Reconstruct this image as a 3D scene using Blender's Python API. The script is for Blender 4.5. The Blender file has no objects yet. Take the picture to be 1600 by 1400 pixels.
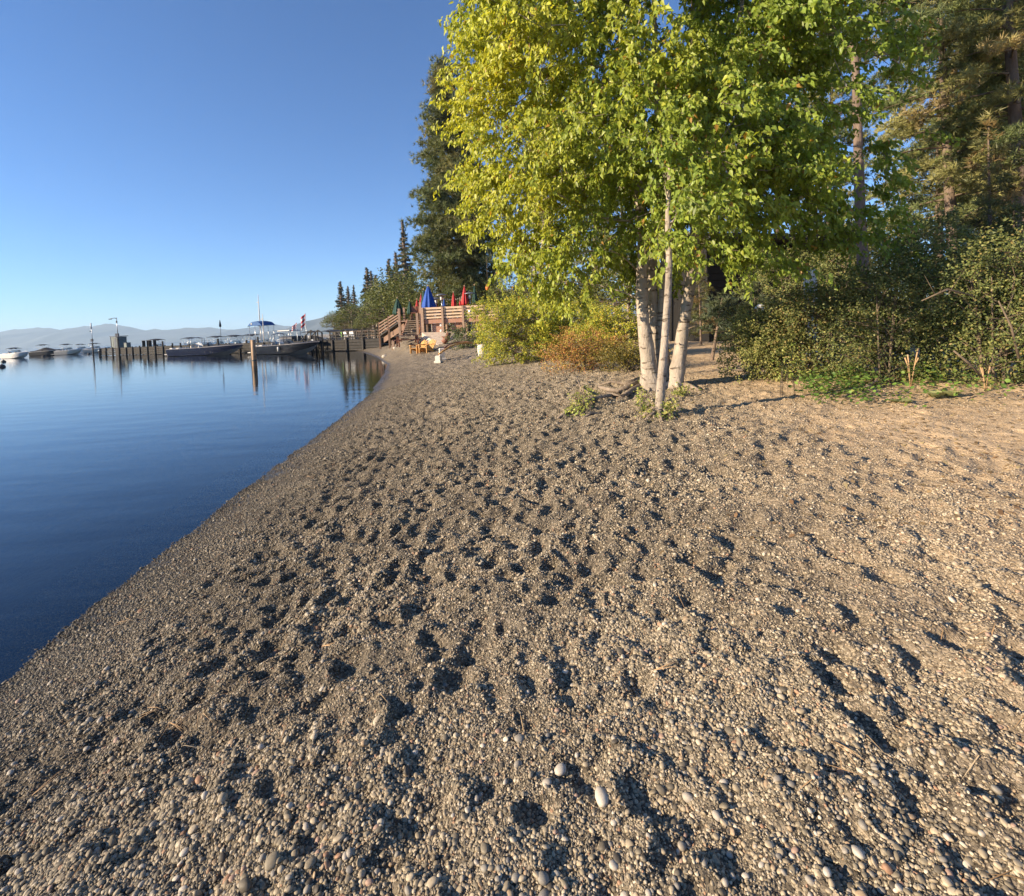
import bpy, math, random
import numpy as np
from mathutils import Vector, Matrix, Euler, Quaternion
random.seed(7); rng = np.random.default_rng(7)
S = bpy.context.scene; C = S.collection
R = math.radians
# ------------------------------------------------------------ camera
EYE = Vector((0, 0, 2.1)); F = 770.0; CX = 800.0; CY = 537.0
cam_d = bpy.data.cameras.new('camera'); cam = bpy.data.objects.new('camera', cam_d); C.objects.link(cam)
cam_d.sensor_width = 36; cam_d.lens = F/1600*36; cam_d.shift_y = -(700-CY)/1600
cam_d.clip_start = 0.05; cam_d.clip_end = 40000
RM = Euler((R(88), 0, 0)).to_matrix() @ Matrix.Rotation(R(-2.57), 3, 'Z')
cam.matrix_world = Matrix.Translation(EYE) @ RM.to_4x4()
S.camera = cam
# ------------------------------------------------------------ sky and sun
SUN_EL = 18.5; SUN_TR = Vector((1.0, 0.34, 0)).normalized()       # direction in which the light travels
w = bpy.data.worlds.new("World"); S.world = w; w.use_nodes = True
nt = w.node_tree; bg = nt.nodes['Background']
sky = nt.nodes.new('ShaderNodeTexSky'); sky.sky_type = 'NISHITA'; sky.sun_disc = False
sky.sun_elevation = R(SUN_EL); sky.sun_rotation = math.atan2(-SUN_TR.x, -SUN_TR.y)
sky.air_density = 1.0; sky.dust_density = 0.3; sky.ozone_density = 3.0; sky.altitude = 1900
tnt = nt.nodes.new('ShaderNodeMix'); tnt.data_type = 'RGBA'; tnt.blend_type = 'MULTIPLY'; tnt.inputs[0].default_value = 1; tnt.inputs[7].default_value = (.65, .97, 1.28, 1)
nt.links.new(sky.outputs[0], tnt.inputs[6]); nt.links.new(tnt.outputs[2], bg.inputs[0]); bg.inputs[1].default_value = 0.073
sl = bpy.data.lights.new('sun', 'SUN'); sl.energy = 5.0; sl.angle = R(0.5); sl.color = (1.0, 0.81, 0.57)
so = bpy.data.objects.new('sun', sl); C.objects.link(so)
sd = Vector((SUN_TR.x*math.cos(R(SUN_EL)), SUN_TR.y*math.cos(R(SUN_EL)), -math.sin(R(SUN_EL))))
so.rotation_euler = sd.to_track_quat('-Z', 'Y').to_euler(); so.location = (-20, -5, 30)
S.view_settings.view_transform = 'Standard'; S.view_settings.look = 'None'
S.view_settings.exposure = 1.18; S.view_settings.gamma = 1; S.view_settings.use_curve_mapping = False
cy = S.cycles; cy.max_bounces = 6; cy.diffuse_bounces = 2; cy.glossy_bounces = 3; cy.transmission_bounces = 3
cy.transparent_max_bounces = 12; cy.volume_bounces = 1; cy.use_denoising = True; cy.caustics_reflective = False; cy.caustics_refractive = False
cy.adaptive_threshold = 0.015

# ------------------------------------------------------------ pixel rays of the survey (photo size 1600 x 1400)
def ray(x, y):
    return (RM @ Vector(((x-CX)/F, -(y-CY)/F, -1))).normalized()
def at(x, y, Y):                      # point at depth Y seen at pixel
    d = ray(x, y); return EYE + d*(Y/d.y)
def HZ(x): return 510 + (800-x)*0.0449
# ------------------------------------------------------------ noise
def _h(ix, iy, s):
    n = (ix.astype(np.int64)*374761393 + iy.astype(np.int64)*668265263 + s*982451653) & 0x7fffffff
    n = ((n ^ (n >> 13))*1274126177) & 0x7fffffff
    return ((n ^ (n >> 16)) & 0xffff)/65535.0
def vn(x, y, s=0):
    x = np.asarray(x, float); y = np.asarray(y, float)
    ix = np.floor(x); iy = np.floor(y); fx = x-ix; fy = y-iy
    fx = fx*fx*(3-2*fx); fy = fy*fy*(3-2*fy)
    a = _h(ix, iy, s); b = _h(ix+1, iy, s); c = _h(ix, iy+1, s); d = _h(ix+1, iy+1, s)
    return (a*(1-fx)+b*fx)*(1-fy)+(c*(1-fx)+d*fx)*fy - 0.5
def fbm(x, y, o=4, s=0):
    r = 0; a = 1.0
    for i in range(o): r = r+a*vn(x, y, s+i*17); x = np.asarray(x)*2.03+5.1; y = np.asarray(y)*2.03+3.7; a *= .5
    return r
# ------------------------------------------------------------ ground height
SY = [-300,-10, 0, 3.15, 3.94, 5.62, 7.45, 10.7, 17, 26.5, 31.7, 42, 57.7, 64, 90, 130, 200, 400, 1500, 9000]
SX = [10, -3.0, -3.15, -3.27, -3.43, -3.65, -3.87, -4.16, -4.97, -6.9, -8.1, -11.5, -18, -21.6, -33, -50, -72, -150, -700, -4200]
PD = [-4000, -200, -30, -8, -3, -1, 0, .5, 1.5, 3, 6, 10, 20, 40, 100, 400, 9000]
PZ = [-30, -14, -3.2, -1.5, -.6, -.22, 0, .10, .27, .50, .78, .88, 1.05, 1.5, 2.6, 9, 40]
def shore_d(X, Y):
    X = np.asarray(X, float); Y = np.asarray(Y, float)
    s = (np.interp(Y+.6, SY, SX)-np.interp(Y-.6, SY, SX))/1.2
    return (X-np.interp(Y, SY, SX))/np.sqrt(1+s*s)
def base_h(X, Y):
    X = np.asarray(X, float); Y = np.asarray(Y, float)
    d = shore_d(X, Y) + .10*fbm(X*.9, Y*.9, 3, 5)
    z = np.interp(d, PD, PZ)
    z = z + 1.3*np.clip(d/1.6, 0, 1)*np.exp(-(((X+5.5)/6.5)**2+((Y-41)/8.5)**2))
    z = z + np.clip(d, 0, 1.5)/1.5*(.05*fbm(X*.45, Y*.45, 3, 9))
    return z
def GZ(x, y): return float(base_h(x, y))
def G(px, py, sink=0.0):              # where the ray of a pixel meets the ground
    d = ray(px, py); ts = np.geomspace(1.0, 300, 1500); X = d.x*ts; Y = d.y*ts; Z = EYE.z+d.z*ts; below = np.where(Z < base_h(X, Y))[0]
    i = int(below[0]) if len(below) else 1499; a, b = ts[max(0, i-1)], ts[i]
    for _ in range(18):
        m_ = (a+b)/2
        if EYE.z+d.z*m_ < GZ(d.x*m_, d.y*m_): b = m_
        else: a = m_
    p = EYE+d*b; return Vector((p.x, p.y, GZ(p.x, p.y)-sink))
# ------------------------------------------------------------ mesh builder
class MB:
    def __init__(s): s.v = []; s.f = []; s.sm = []
    def add(s, vs, fs, smooth=False):
        o = len(s.v); s.v += [tuple(v) for v in vs]; s.f += [tuple(i+o for i in f) for f in fs]; s.sm += [smooth]*len(fs); return s
    def box(s, c, d, rz=0, rot=None, bev=0.0):
        hx, hy, hz = d[0]/2, d[1]/2, d[2]/2
        m = rot if rot is not None else Matrix.Rotation(rz, 3, 'Z'); c = Vector(c)
        b = min(bev, hx*.8, hy*.8, hz*.8)
        if b <= 0:
            vs = [c+m@Vector((x*hx, y*hy, z*hz)) for z in (-1, 1) for y in (-1, 1) for x in (-1, 1)]
            return s.add(vs, [(0,2,3,1),(4,5,7,6),(0,1,5,4),(2,6,7,3),(0,4,6,2),(1,3,7,5)])
        vs = []
        for z in (-hz, -hz+b, hz-b, hz):
            i = b if abs(z) == hz else 0
            for (x, y) in ((-1,-1),(1,-1),(1,1),(-1,1)): vs.append(c+m@Vector((x*(hx-i), y*(hy-i), z)))
        fs = [(3,2,1,0),(12,13,14,15)]
        for k in range(3):
            for j in range(4): a = k*4+j; q = k*4+(j+1)%4; fs.append((a, q, q+4, a+4))
        return s.add(vs, fs)
    def bar(s, a, b, wd, th=None, up=Vector((0,0,1))):
        a = Vector(a); b = Vector(b); d = (b-a); L = d.length; d.normalize(); th = th or wd
        x = d.cross(up)
        if x.length < 1e-3: x = d.cross(Vector((1,0,0)))
        x.normalize(); z = x.cross(d)
        return s.box((a+b)/2, (wd, L, th), rot=Matrix((x, d, z)).transposed())
    def tube(s, pts, rad, n=8, cap=True):
        pts = [Vector(p) for p in pts]; rad = rad if hasattr(rad, '__len__') else [rad]*len(pts)
        vs = []; fs = []; prev = None
        for i, p in enumerate(pts):
            d = (pts[min(i+1, len(pts)-1)]-pts[max(i-1, 0)]).normalized()
            if prev is None: prev = d.cross(Vector((0,0,1))) if abs(d.z) < .95 else d.cross(Vector((1,0,0)))
            x = (prev-d*prev.dot(d)).normalized(); prev = x; y = d.cross(x)
            for k in range(n): a = 2*math.pi*k/n; vs.append(p+(x*math.cos(a)+y*math.sin(a))*rad[i])
        for i in range(len(pts)-1):
            for k in range(n): k2 = (k+1) % n; fs.append((i*n+k, i*n+k2, (i+1)*n+k2, (i+1)*n+k))
        if cap: fs.append(tuple(range(n-1, -1, -1))); fs.append(tuple((len(pts)-1)*n+k for k in range(n)))
        return s.add(vs, fs, True)
    def lathe(s, prof, n=16, c=(0,0,0), star=0.0, lobes=8):
        vs = []; fs = []; c = Vector(c)
        for (r, z) in prof:
            for k in range(n):
                a = 2*math.pi*k/n; q = r*(1+star*math.cos(lobes*a)); vs.append(c+Vector((q*math.cos(a), q*math.sin(a), z)))
        for i in range(len(prof)-1):
            for k in range(n): k2 = (k+1) % n; fs.append((i*n+k, i*n+k2, (i+1)*n+k2, (i+1)*n+k))
        fs.append(tuple(range(n-1, -1, -1))); fs.append(tuple((len(prof)-1)*n+k for k in range(n)))
        return s.add(vs, fs, True)
    def mesh(s, name, m):
        me = bpy.data.meshes.new(name); me.from_pydata(s.v, [], s.f); me.materials.append(m)
        me.polygons.foreach_set('use_smooth', s.sm); me.update(); return me
def obj(name, mb, m, parent=None):
    me = mb.mesh(name, m) if isinstance(mb, MB) else mb
    o = bpy.data.objects.new(name, me); C.objects.link(o)
    if parent: o.parent = parent
    return o
def tag(o, label=None, cat=None, group=None, kind=None):
    if label: o['label'] = label
    if cat: o['category'] = cat
    if group: o['group'] = group
    if kind: o['kind'] = kind
    return o
def thing(name, label, cat, loc=(0,0,0), rz=0, group=None):
    o = bpy.data.objects.new(name, None); C.objects.link(o); o.location = loc; o.rotation_euler = (0, 0, rz)
    o.empty_display_size = .2
    return tag(o, label, cat, group)
def dup(o, loc, rz=0, label=None, sc=None, group=None):
    def cp(s, par):
        c = s.copy(); C.objects.link(c); c.parent = par
        for ch in s.children: cp(ch, c)
        return c
    kids = list(o.children)
    r = o.copy(); C.objects.link(r); r.location = loc; r.rotation_euler = (0, 0, rz)
    if sc: r.scale = (sc,)*3 if not hasattr(sc, '__len__') else sc
    for ch in kids: cp(ch, r)
    if label: r['label'] = label
    if group: r['group'] = group
    return r
def npmesh(name, V, Fc, m, col=None, smooth=False):
    """V (n,3), Fc (k,3|4) int, col (n,3) point colours."""
    me = bpy.data.meshes.new(name); k = Fc.shape[1]
    me.vertices.add(len(V)); me.vertices.foreach_set('co', np.ascontiguousarray(V, np.float32).ravel())
    me.loops.add(Fc.size); me.loops.foreach_set('vertex_index', np.ascontiguousarray(Fc, np.int32).ravel())
    me.polygons.add(len(Fc)); me.polygons.foreach_set('loop_start', np.arange(0, Fc.size, k, dtype=np.int32))
    if smooth: me.polygons.foreach_set('use_smooth', np.ones(len(Fc), bool))
    me.update(calc_edges=True)
    if col is not None:
        at_ = me.attributes.new('col', 'FLOAT_COLOR', 'POINT')
        c4 = np.ones((len(V), 4), np.float32); c4[:, :3] = col; at_.data.foreach_set('color', c4.ravel())
    me.materials.append(m); return me
# ------------------------------------------------------------ materials
def N(nt, t, **k):
    n = nt.nodes.new('ShaderNode'+t)
    for a, b in k.items():
        if a in n.inputs: n.inputs[a].default_value = b
        else: setattr(n, a, b)
    return n
def new_mat(name):
    m = bpy.data.materials.new(name); m.use_nodes = True; nt = m.node_tree
    return m, nt, nt.nodes['Principled BSDF'], nt.nodes['Material Output']
def ramp(nt, stops, interp='LINEAR'):
    r = nt.nodes.new('ShaderNodeValToRGB'); e = r.color_ramp.elements; r.color_ramp.interpolation = interp
    while len(e) < len(stops): e.new(.5)
    for i, (p, c) in enumerate(stops): e[i].position = p; e[i].color = (*c, 1) if len(c) == 3 else c
    return r
def mat(name, col, col2=None, scale=6.0, rough=.6, metal=0, bump=.2, stretch=(1,1,1), spec=.4, detail=5, bscale=None):
    m, nt, P, O = new_mat(name); L = nt.links
    col2 = col2 or tuple(c*.72 for c in col)
    tc = N(nt, 'TexCoord'); mp = N(nt, 'Mapping'); mp.inputs['Scale'].default_value = stretch
    L.new(tc.outputs['Object'], mp.inputs[0])
    n = N(nt, 'TexNoise', Scale=scale, Detail=detail, Roughness=.65); L.new(mp.outputs[0], n.inputs['Vector'])
    r = ramp(nt, [(.32, col2), (.68, col)]); L.new(n.outputs[0], r.inputs[0]); L.new(r.outputs[0], P.inputs['Base Color'])
    P.inputs['Roughness'].default_value = rough; P.inputs['Metallic'].default_value = metal; P.inputs['Specular IOR Level'].default_value = spec
    if bump:
        n2 = N(nt, 'TexNoise', Scale=bscale or scale*4, Detail=4); L.new(mp.outputs[0], n2.inputs['Vector'])
        b = N(nt, 'Bump', Strength=bump, Distance=.02); L.new(n2.outputs[0], b.inputs['Height']); L.new(b.outputs[0], P.inputs['Normal'])
    return m
def birch_bark():
    m = mat('pale poplar bark', (.47,.40,.32), (.24,.20,.16), 5, .85, bump=.8, stretch=(1,1,.5), bscale=24); nt = m.node_tree; L = nt.links; P = nt.nodes['Principled BSDF']; src = P.inputs['Base Color'].links[0].from_socket
    tc = N(nt, 'TexCoord'); mp = N(nt, 'Mapping'); mp.inputs['Scale'].default_value = (4, 4, 15); L.new(tc.outputs['Object'], mp.inputs[0]); n = N(nt, 'TexNoise', Scale=1.0, Detail=4, Roughness=.7); L.new(mp.outputs[0], n.inputs['Vector'])
    r = ramp(nt, [(.56, (1,1,1)), (.64, (.24,.21,.18))]); L.new(n.outputs[0], r.inputs[0]); mx = N(nt, 'Mix', data_type='RGBA', blend_type='MULTIPLY'); mx.inputs[0].default_value = 1
    L.new(src, mx.inputs[6]); L.new(r.outputs[0], mx.inputs[7]); L.new(mx.outputs[2], P.inputs['Base Color']); return m
def leaf_mat(name, trans=.35, rough=.45, tint=(1.25, 1.15, .5), gloss=.35):
    m, nt, P, O = new_mat(name); L = nt.links
    a = N(nt, 'Attribute', attribute_name='col')
    L.new(a.outputs['Color'], P.inputs['Base Color']); P.inputs['Roughness'].default_value = rough; P.inputs['Specular IOR Level'].default_value = gloss
    mx = N(nt, 'Mix', data_type='RGBA', blend_type='MULTIPLY'); mx.inputs[0].default_value = 1; mx.inputs[7].default_value = (*tint, 1)
    L.new(a.outputs['Color'], mx.inputs[6]); t = N(nt, 'BsdfTranslucent'); L.new(mx.outputs[2], t.inputs[0])
    s = N(nt, 'MixShader'); s.inputs[0].default_value = trans
    L.new(P.outputs[0], s.inputs[1]); L.new(t.outputs[0], s.inputs[2]); L.new(s.outputs[0], O.inputs[0]); return m
M = {}
M['leaf'] = leaf_mat('poplar leaf', .45, .42, gloss=.35)
M['leafdull'] = leaf_mat('shrub leaf', .28, .5, (1.1, 1.1, .6), .3)
M['needle'] = leaf_mat('pine needles', .22, .5, (1.1, 1.1, .6), .3)
M['bark_pop'] = birch_bark()
M['bark_pine'] = mat('pine bark', (.24,.175,.13), (.10,.075,.06), 5, .9, bump=.9, stretch=(1,1,.3), bscale=14)
M['twig'] = mat('twig', (.20,.15,.10), (.09,.07,.05), 12, .8, bump=0)
M['deadwood'] = mat('dead wood', (.36,.29,.22), (.16,.12,.09), 8, .85, bump=.6, stretch=(1,1,1))
M['ramprail'] = mat('dark brown rail', (.24,.15,.10), (.15,.09,.06), 3, .7, bump=.2)  # darker brown than the deck rails
M['redwood'] = mat('weathered redwood', (.46,.32,.23), (.33,.22,.15), 3, .7, bump=.3, stretch=(1,1,5))
M['palewood'] = mat('pale rail wood', (.78,.58,.40), (.62,.43,.28), 4, .65, bump=.2)
M['redboard'] = mat('red brown boards', (.48,.27,.18), (.37,.19,.13), 3, .75, bump=.2)
M['stucco'] = mat('tan concrete', (.72,.58,.44), (.46,.37,.28), 4, .9, bump=.4)
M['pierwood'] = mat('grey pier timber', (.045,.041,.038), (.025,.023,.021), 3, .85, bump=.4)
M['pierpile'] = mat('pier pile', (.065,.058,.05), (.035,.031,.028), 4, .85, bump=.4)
M['piling'] = mat('bare wood piling', (.52,.37,.24), (.34,.22,.14), 6, .8, bump=.4)
M['dark'] = mat('dark fabric', (.03,.032,.04), (.02,.02,.025), 5, .7, bump=.2)
M['shed'] = mat('grey green paint', (.16,.19,.18), (.11,.13,.13), 3, .7, bump=.15)
M['metal'] = mat('grey metal', (.45,.46,.48), (.35,.36,.38), 8, .35, .8, bump=.05)
M['darkmetal'] = mat('dark metal', (.10,.10,.11), (.07,.07,.08), 8, .45, .6, bump=.05)
M['white'] = mat('white gelcoat', (.80,.77,.72), (.70,.68,.64), 2, .3, bump=0)
M['cream'] = mat('cream gelcoat', (.72,.64,.52), (.62,.55,.45), 2, .35, bump=0)
M['navy'] = mat('navy gelcoat', (.006,.010,.032), (.004,.008,.024), 2, .35, bump=0, spec=.1)
M['black'] = mat('black gelcoat', (.005,.007,.014), (.004,.006,.010), 2, .3, bump=0, spec=.25)
M['hullpink'] = mat('pale hull bottom', (.50,.42,.38), (.42,.36,.33), 2, .4, bump=0)
M['seat'] = mat('pale vinyl', (.62,.57,.50), (.52,.48,.42), 5, .5, bump=.05)
M['blue'] = mat('blue canvas', (.022,.095,.42), (.016,.07,.33), 5, .75, bump=.3)
M['bluebim'] = mat('bimini blue canvas', (.03,.11,.30), (.022,.085,.24), 5, .75, bump=.2)
M['red'] = mat('red canvas', (.50,.035,.035), (.38,.025,.03), 5, .75, bump=.3)
M['green'] = mat('dark green canvas', (.012,.06,.045), (.008,.042,.034), 5, .75, bump=.3)
M['orange'] = mat('honey stained wood', (.66,.36,.11), (.52,.27,.08), 6, .6, bump=.2)
M['brownwood'] = mat('red brown table wood', (.30,.13,.08), (.2,.085,.055), 5, .7, bump=.2)
M['cedar'] = mat('pale table top', (.58,.38,.24), (.46,.29,.18), 5, .7, bump=.2)
M['whitestone'] = mat('white painted concrete', (.74,.68,.60), (.60,.54,.46), 7, .85, bump=.4)
M['cabin'] = mat('shade black siding', (.007,.006,.005), (.005,.004,.003), 3, .8, bump=.2)  # near black, so the added cabin reads as shade
M['flagred'] = mat('flag red', (.6,.06,.07), (.5,.05,.06), 3, .8, bump=0)
M['flagwhite'] = mat('flag white', (.8,.78,.75), (.75,.73,.7), 3, .8, bump=0)
M['bulb'] = mat('clear bulb', (.8,.75,.6), (.75,.7,.55), 3, .2, bump=0)
M['straw'] = mat('dry needle litter', (.50,.34,.19), (.36,.23,.12), 4, .7, bump=0)
mg, nt, P, O = new_mat('tinted glass'); nt.nodes.remove(P); g1 = N(nt, 'BsdfTransparent'); g1.inputs[0].default_value = (.5,.55,.58,1); g2 = N(nt, 'BsdfAnisotropic'); g2.inputs['Roughness'].default_value = .03
g3 = N(nt, 'MixShader'); g3.inputs[0].default_value = .14; nt.links.new(g1.outputs[0], g3.inputs[1]); nt.links.new(g2.outputs[0], g3.inputs[2]); nt.links.new(g3.outputs[0], O.inputs[0]); M['glass'] = mg

# ------------------------------------------------------------ gravel ground material
def gravel():
    m, nt, P, O = new_mat('beach gravel'); L = nt.links
    geo = N(nt, 'NewGeometry'); dirt = N(nt, 'Attribute', attribute_name='dirt')
    pos = geo.outputs['Position']
    v1 = N(nt, 'TexVoronoi', Scale=62.0); v1.inputs['Randomness'].default_value = 1; L.new(pos, v1.inputs['Vector'])
    v2 = N(nt, 'TexVoronoi', Scale=150.0); L.new(pos, v2.inputs['Vector'])
    sep = N(nt, 'SeparateColor'); L.new(v1.outputs['Color'], sep.inputs[0])
    r1 = ramp(nt, [(0, (.13,.11,.082)), (.25, (.24,.20,.15)), (.55, (.345,.288,.212)), (.8, (.43,.36,.265)), (.94, (.58,.48,.36)), (1, (.64,.55,.43))])
    L.new(sep.outputs[0], r1.inputs[0])
    nz = N(nt, 'TexNoise', Scale=9.0, Detail=6, Roughness=.7); L.new(pos, nz.inputs['Vector'])
    rd = ramp(nt, [(.3, (.45,.32,.20)), (.5, (.60,.445,.285)), (.72, (.72,.55,.37))]); L.new(nz.outputs[0], rd.inputs[0])
    # finer straw-like streaks on the dirt
    mp = N(nt, 'Mapping'); mp.inputs['Scale'].default_value = (25, 90, 40); mp.inputs['Rotation'].default_value = (0, 0, .5); L.new(pos, mp.inputs[0])
    ns = N(nt, 'TexNoise', Scale=1.0, Detail=3); L.new(mp.outputs[0], ns.inputs['Vector'])
    rs = ramp(nt, [(.45, (0,0,0)), (.62, (1,1,1))]); L.new(ns.outputs[0], rs.inputs[0])
    mxs = N(nt, 'Mix', data_type='RGBA'); mxs.inputs[7].default_value = (.62,.47,.29,1); L.new(rd.outputs[0], mxs.inputs[6])
    ms = N(nt, 'Math', operation='MULTIPLY'); ms.inputs[1].default_value = .55; L.new(rs.outputs[0], ms.inputs[0]); L.new(ms.outputs[0], mxs.inputs[0])
    mx = N(nt, 'Mix', data_type='RGBA'); L.new(dirt.outputs['Fac'], mx.inputs[0]); L.new(r1.outputs[0], mx.inputs[6]); L.new(mxs.outputs[2], mx.inputs[7])
    # large soft variation
    n3 = N(nt, 'TexNoise', Scale=1.3, Detail=4); L.new(pos, n3.inputs['Vector'])
    r3 = ramp(nt, [(.3, (.80,.79,.78)), (.7, (1.1,1.08,1.04))]); L.new(n3.outputs[0], r3.inputs[0])
    mm = N(nt, 'Mix', data_type='RGBA', blend_type='MULTIPLY'); mm.inputs[0].default_value = 1; L.new(mx.outputs[2], mm.inputs[6]); L.new(r3.outputs[0], mm.inputs[7])
    st_ = N(nt, 'Attribute', attribute_name='gap_shade'); dk_ = N(nt, 'MapRange'); dk_.inputs[3].default_value = 1; dk_.inputs[4].default_value = .55; L.new(st_.outputs['Fac'], dk_.inputs[0])  # ground under the near pebbles darkened: shade of the gaps put into the colour
    da_ = N(nt, 'Attribute', attribute_name='damp_shade'); pd_ = N(nt, 'Math', operation='MULTIPLY'); L.new(dk_.outputs[0], pd_.inputs[0]); L.new(da_.outputs['Fac'], pd_.inputs[1])
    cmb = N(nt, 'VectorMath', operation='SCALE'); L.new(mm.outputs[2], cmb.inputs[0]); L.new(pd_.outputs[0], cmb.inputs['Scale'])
    # wet strip and lake bed by height above the water
    sx = N(nt, 'SeparateXYZ'); L.new(pos, sx.inputs[0])
    n4 = N(nt, 'TexNoise', Scale=4.0, Detail=3); L.new(pos, n4.inputs['Vector'])
    ad = N(nt, 'Math', operation='MULTIPLY_ADD'); L.new(n4.outputs[0], ad.inputs[0]); ad.inputs[1].default_value = -.10; L.new(sx.outputs[2], ad.inputs[2])
    wet = N(nt, 'MapRange'); wet.inputs[1].default_value = -.02; wet.inputs[2].default_value = .06; wet.inputs[3].default_value = 1; wet.inputs[4].default_value = 0
    L.new(ad.outputs[0], wet.inputs[0])
    wm = N(nt, 'Mix', data_type='RGBA', blend_type='MULTIPLY'); wm.inputs[7].default_value = (.50,.47,.42,1)
    L.new(wet.outputs[0], wm.inputs[0]); L.new(cmb.outputs[0], wm.inputs[6])
    depth_dim = N(nt, 'MapRange'); depth_dim.inputs[1].default_value = -.9; depth_dim.inputs[2].default_value = -.12; depth_dim.inputs[3].default_value = .05; depth_dim.inputs[4].default_value = 1; L.new(sx.outputs[2], depth_dim.inputs[0])  # bed darkens with depth: light lost in the water, painted in
    sv = N(nt, 'VectorMath', operation='SCALE'); L.new(wm.outputs[2], sv.inputs[0]); L.new(depth_dim.outputs[0], sv.inputs['Scale']); L.new(sv.outputs[0], P.inputs['Base Color'])
    wr = N(nt, 'MapRange'); wr.inputs[3].default_value = .85; wr.inputs[4].default_value = .3; L.new(wet.outputs[0], wr.inputs[0]); L.new(wr.outputs[0], P.inputs['Roughness'])
    P.inputs['Specular IOR Level'].default_value = .25
    inv = N(nt, 'Math', operation='SUBTRACT'); inv.inputs[0].default_value = 1; L.new(v1.outputs['Distance'], inv.inputs[1])
    b1 = N(nt, 'Bump', Strength=.9, Distance=.010); L.new(inv.outputs[0], b1.inputs['Height'])
    inv2 = N(nt, 'Math', operation='SUBTRACT'); inv2.inputs[0].default_value = 1; L.new(v2.outputs['Distance'], inv2.inputs[1])
    b2 = N(nt, 'Bump', Strength=.6, Distance=.004); L.new(inv2.outputs[0], b2.inputs['Height']); L.new(b1.outputs[0], b2.inputs['Normal'])
    b3 = N(nt, 'Bump', Strength=.7, Distance=.05); L.new(nz.outputs[0], b3.inputs['Height']); L.new(b2.outputs[0], b3.inputs['Normal'])
    L.new(b3.outputs[0], P.inputs['Normal'])
    return m
M['gravel'] = gravel()
def pebble_mat():
    m, nt, P, O = new_mat('pebble stone'); L = nt.links
    a = N(nt, 'Attribute', attribute_name='pcol'); a.attribute_type = 'INSTANCER'
    geo = N(nt, 'NewGeometry'); n = N(nt, 'TexNoise', Scale=120.0, Detail=3); L.new(geo.outputs['Position'], n.inputs['Vector'])
    r = ramp(nt, [(.3, (.78,.78,.78)), (.7, (1.12,1.12,1.12))]); L.new(n.outputs[0], r.inputs[0])
    mx = N(nt, 'Mix', data_type='RGBA', blend_type='MULTIPLY'); mx.inputs[0].default_value = 1
    L.new(a.outputs['Color'], mx.inputs[6]); L.new(r.outputs[0], mx.inputs[7]); L.new(mx.outputs[2], P.inputs['Base Color'])
    P.inputs['Roughness'].default_value = .62; P.inputs['Specular IOR Level'].default_value = .35
    return m
M['pebble'] = pebble_mat()

# ------------------------------------------------------------ ground sheet
# raster of footprints and scuffs at 1.6 cm
RX0, RX1, RY0, RY1, RS = -5.5, 16.0, -2.0, 34.0, .016
nx, ny = int((RX1-RX0)/RS), int((RY1-RY0)/RS)
rast = np.zeros((ny, nx), np.float32)
def stamp(cx, cy_, ang, L_, W_, dep, rim):
    rr = L_*1.9; i0 = int((cx-rr-RX0)/RS); i1 = int((cx+rr-RX0)/RS); j0 = int((cy_-rr-RY0)/RS); j1 = int((cy_+rr-RY0)/RS)
    if i0 < 0 or j0 < 0 or i1 >= nx or j1 >= ny: return
    X, Y = np.meshgrid(RX0+RS*np.arange(i0, i1), RY0+RS*np.arange(j0, j1))
    u = (X-cx)*math.cos(ang)+(Y-cy_)*math.sin(ang); v = -(X-cx)*math.sin(ang)+(Y-cy_)*math.cos(ang)
    q = np.sqrt((u/L_)**2+(v/W_)**2)
    q = q*(1+.5*vn(X*9, Y*9, 3))
    rast[j0:j1, i0:i1] += -dep*np.exp(-(q**2.6)*1.1)*(1+.25*np.sin(u/L_*2)) + rim*np.exp(-((q-1.45)/.38)**2)*(.6+.8*np.clip(vn(X*6+9, Y*6, 4)+.5, 0, 1))
fr = np.random.default_rng(21)
for i in range(21000):
    Y = 34*fr.random()**1.15-1.6; Xs = np.interp(Y, SY, SX); dd = fr.random()
    X = Xs+.8+dd*(7.0+Y*.15+ (3.5 if Y < 5 else 0))
    if fr.random() < .62*float(np.clip(.35+2.0*vn(X*.55, Y*.55, 123), 0, 1))*(1 if X < 4 else 1.5): continue
    fade = 1.0 if X < 3.0 else .8
    L_ = fr.uniform(.045, .105); dep = L_*fr.uniform(.20, .46)*fade
    stamp(X, Y, fr.normal(math.pi/2-.2, 1.1), L_, L_*fr.uniform(.5, .9), dep, dep*fr.uniform(.25, .5))
rast = np.where(rast < 0, -.040*np.tanh(-rast/.040), .022*np.tanh(rast/.022)).astype(np.float32)
def rsample(X, Y):
    fx = np.clip((X-RX0)/RS, 0, nx-1.001); fy = np.clip((Y-RY0)/RS, 0, ny-1.001); i = fx.astype(int); j = fy.astype(int); a = fx-i; b = fy-j
    v = (rast[j, i]*(1-a)+rast[j, np.minimum(i+1, nx-1)]*a)*(1-b)+(rast[np.minimum(j+1, ny-1), i]*(1-a)+rast[np.minimum(j+1, ny-1), np.minimum(i+1, nx-1)]*a)*b
    e = np.minimum(np.minimum(X-RX0, RX1-X), np.minimum(Y-RY0, RY1-Y)); return v*np.clip(e*2, 0, 1)
def dirt_w(X, Y):
    d = shore_d(X, Y); a = np.clip((X-1.2-.10*(Y-3)+.9*fbm(X*.8, Y*.8, 3, 31))/3.0, 0, 1)
    return a*np.clip((d-3)/2, 0, 1)
def damp_shade(X, Y):                       # damp shore stones, with low-sun dimness painted in, darker towards the lake
    d = shore_d(X, Y)+.5*fbm(np.asarray(X)*1.1, np.asarray(Y)*1.1, 3, 71); return np.interp(d, [0, 1.2, 3.2, 7.0], [.44, .56, .78, 1.0])
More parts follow.
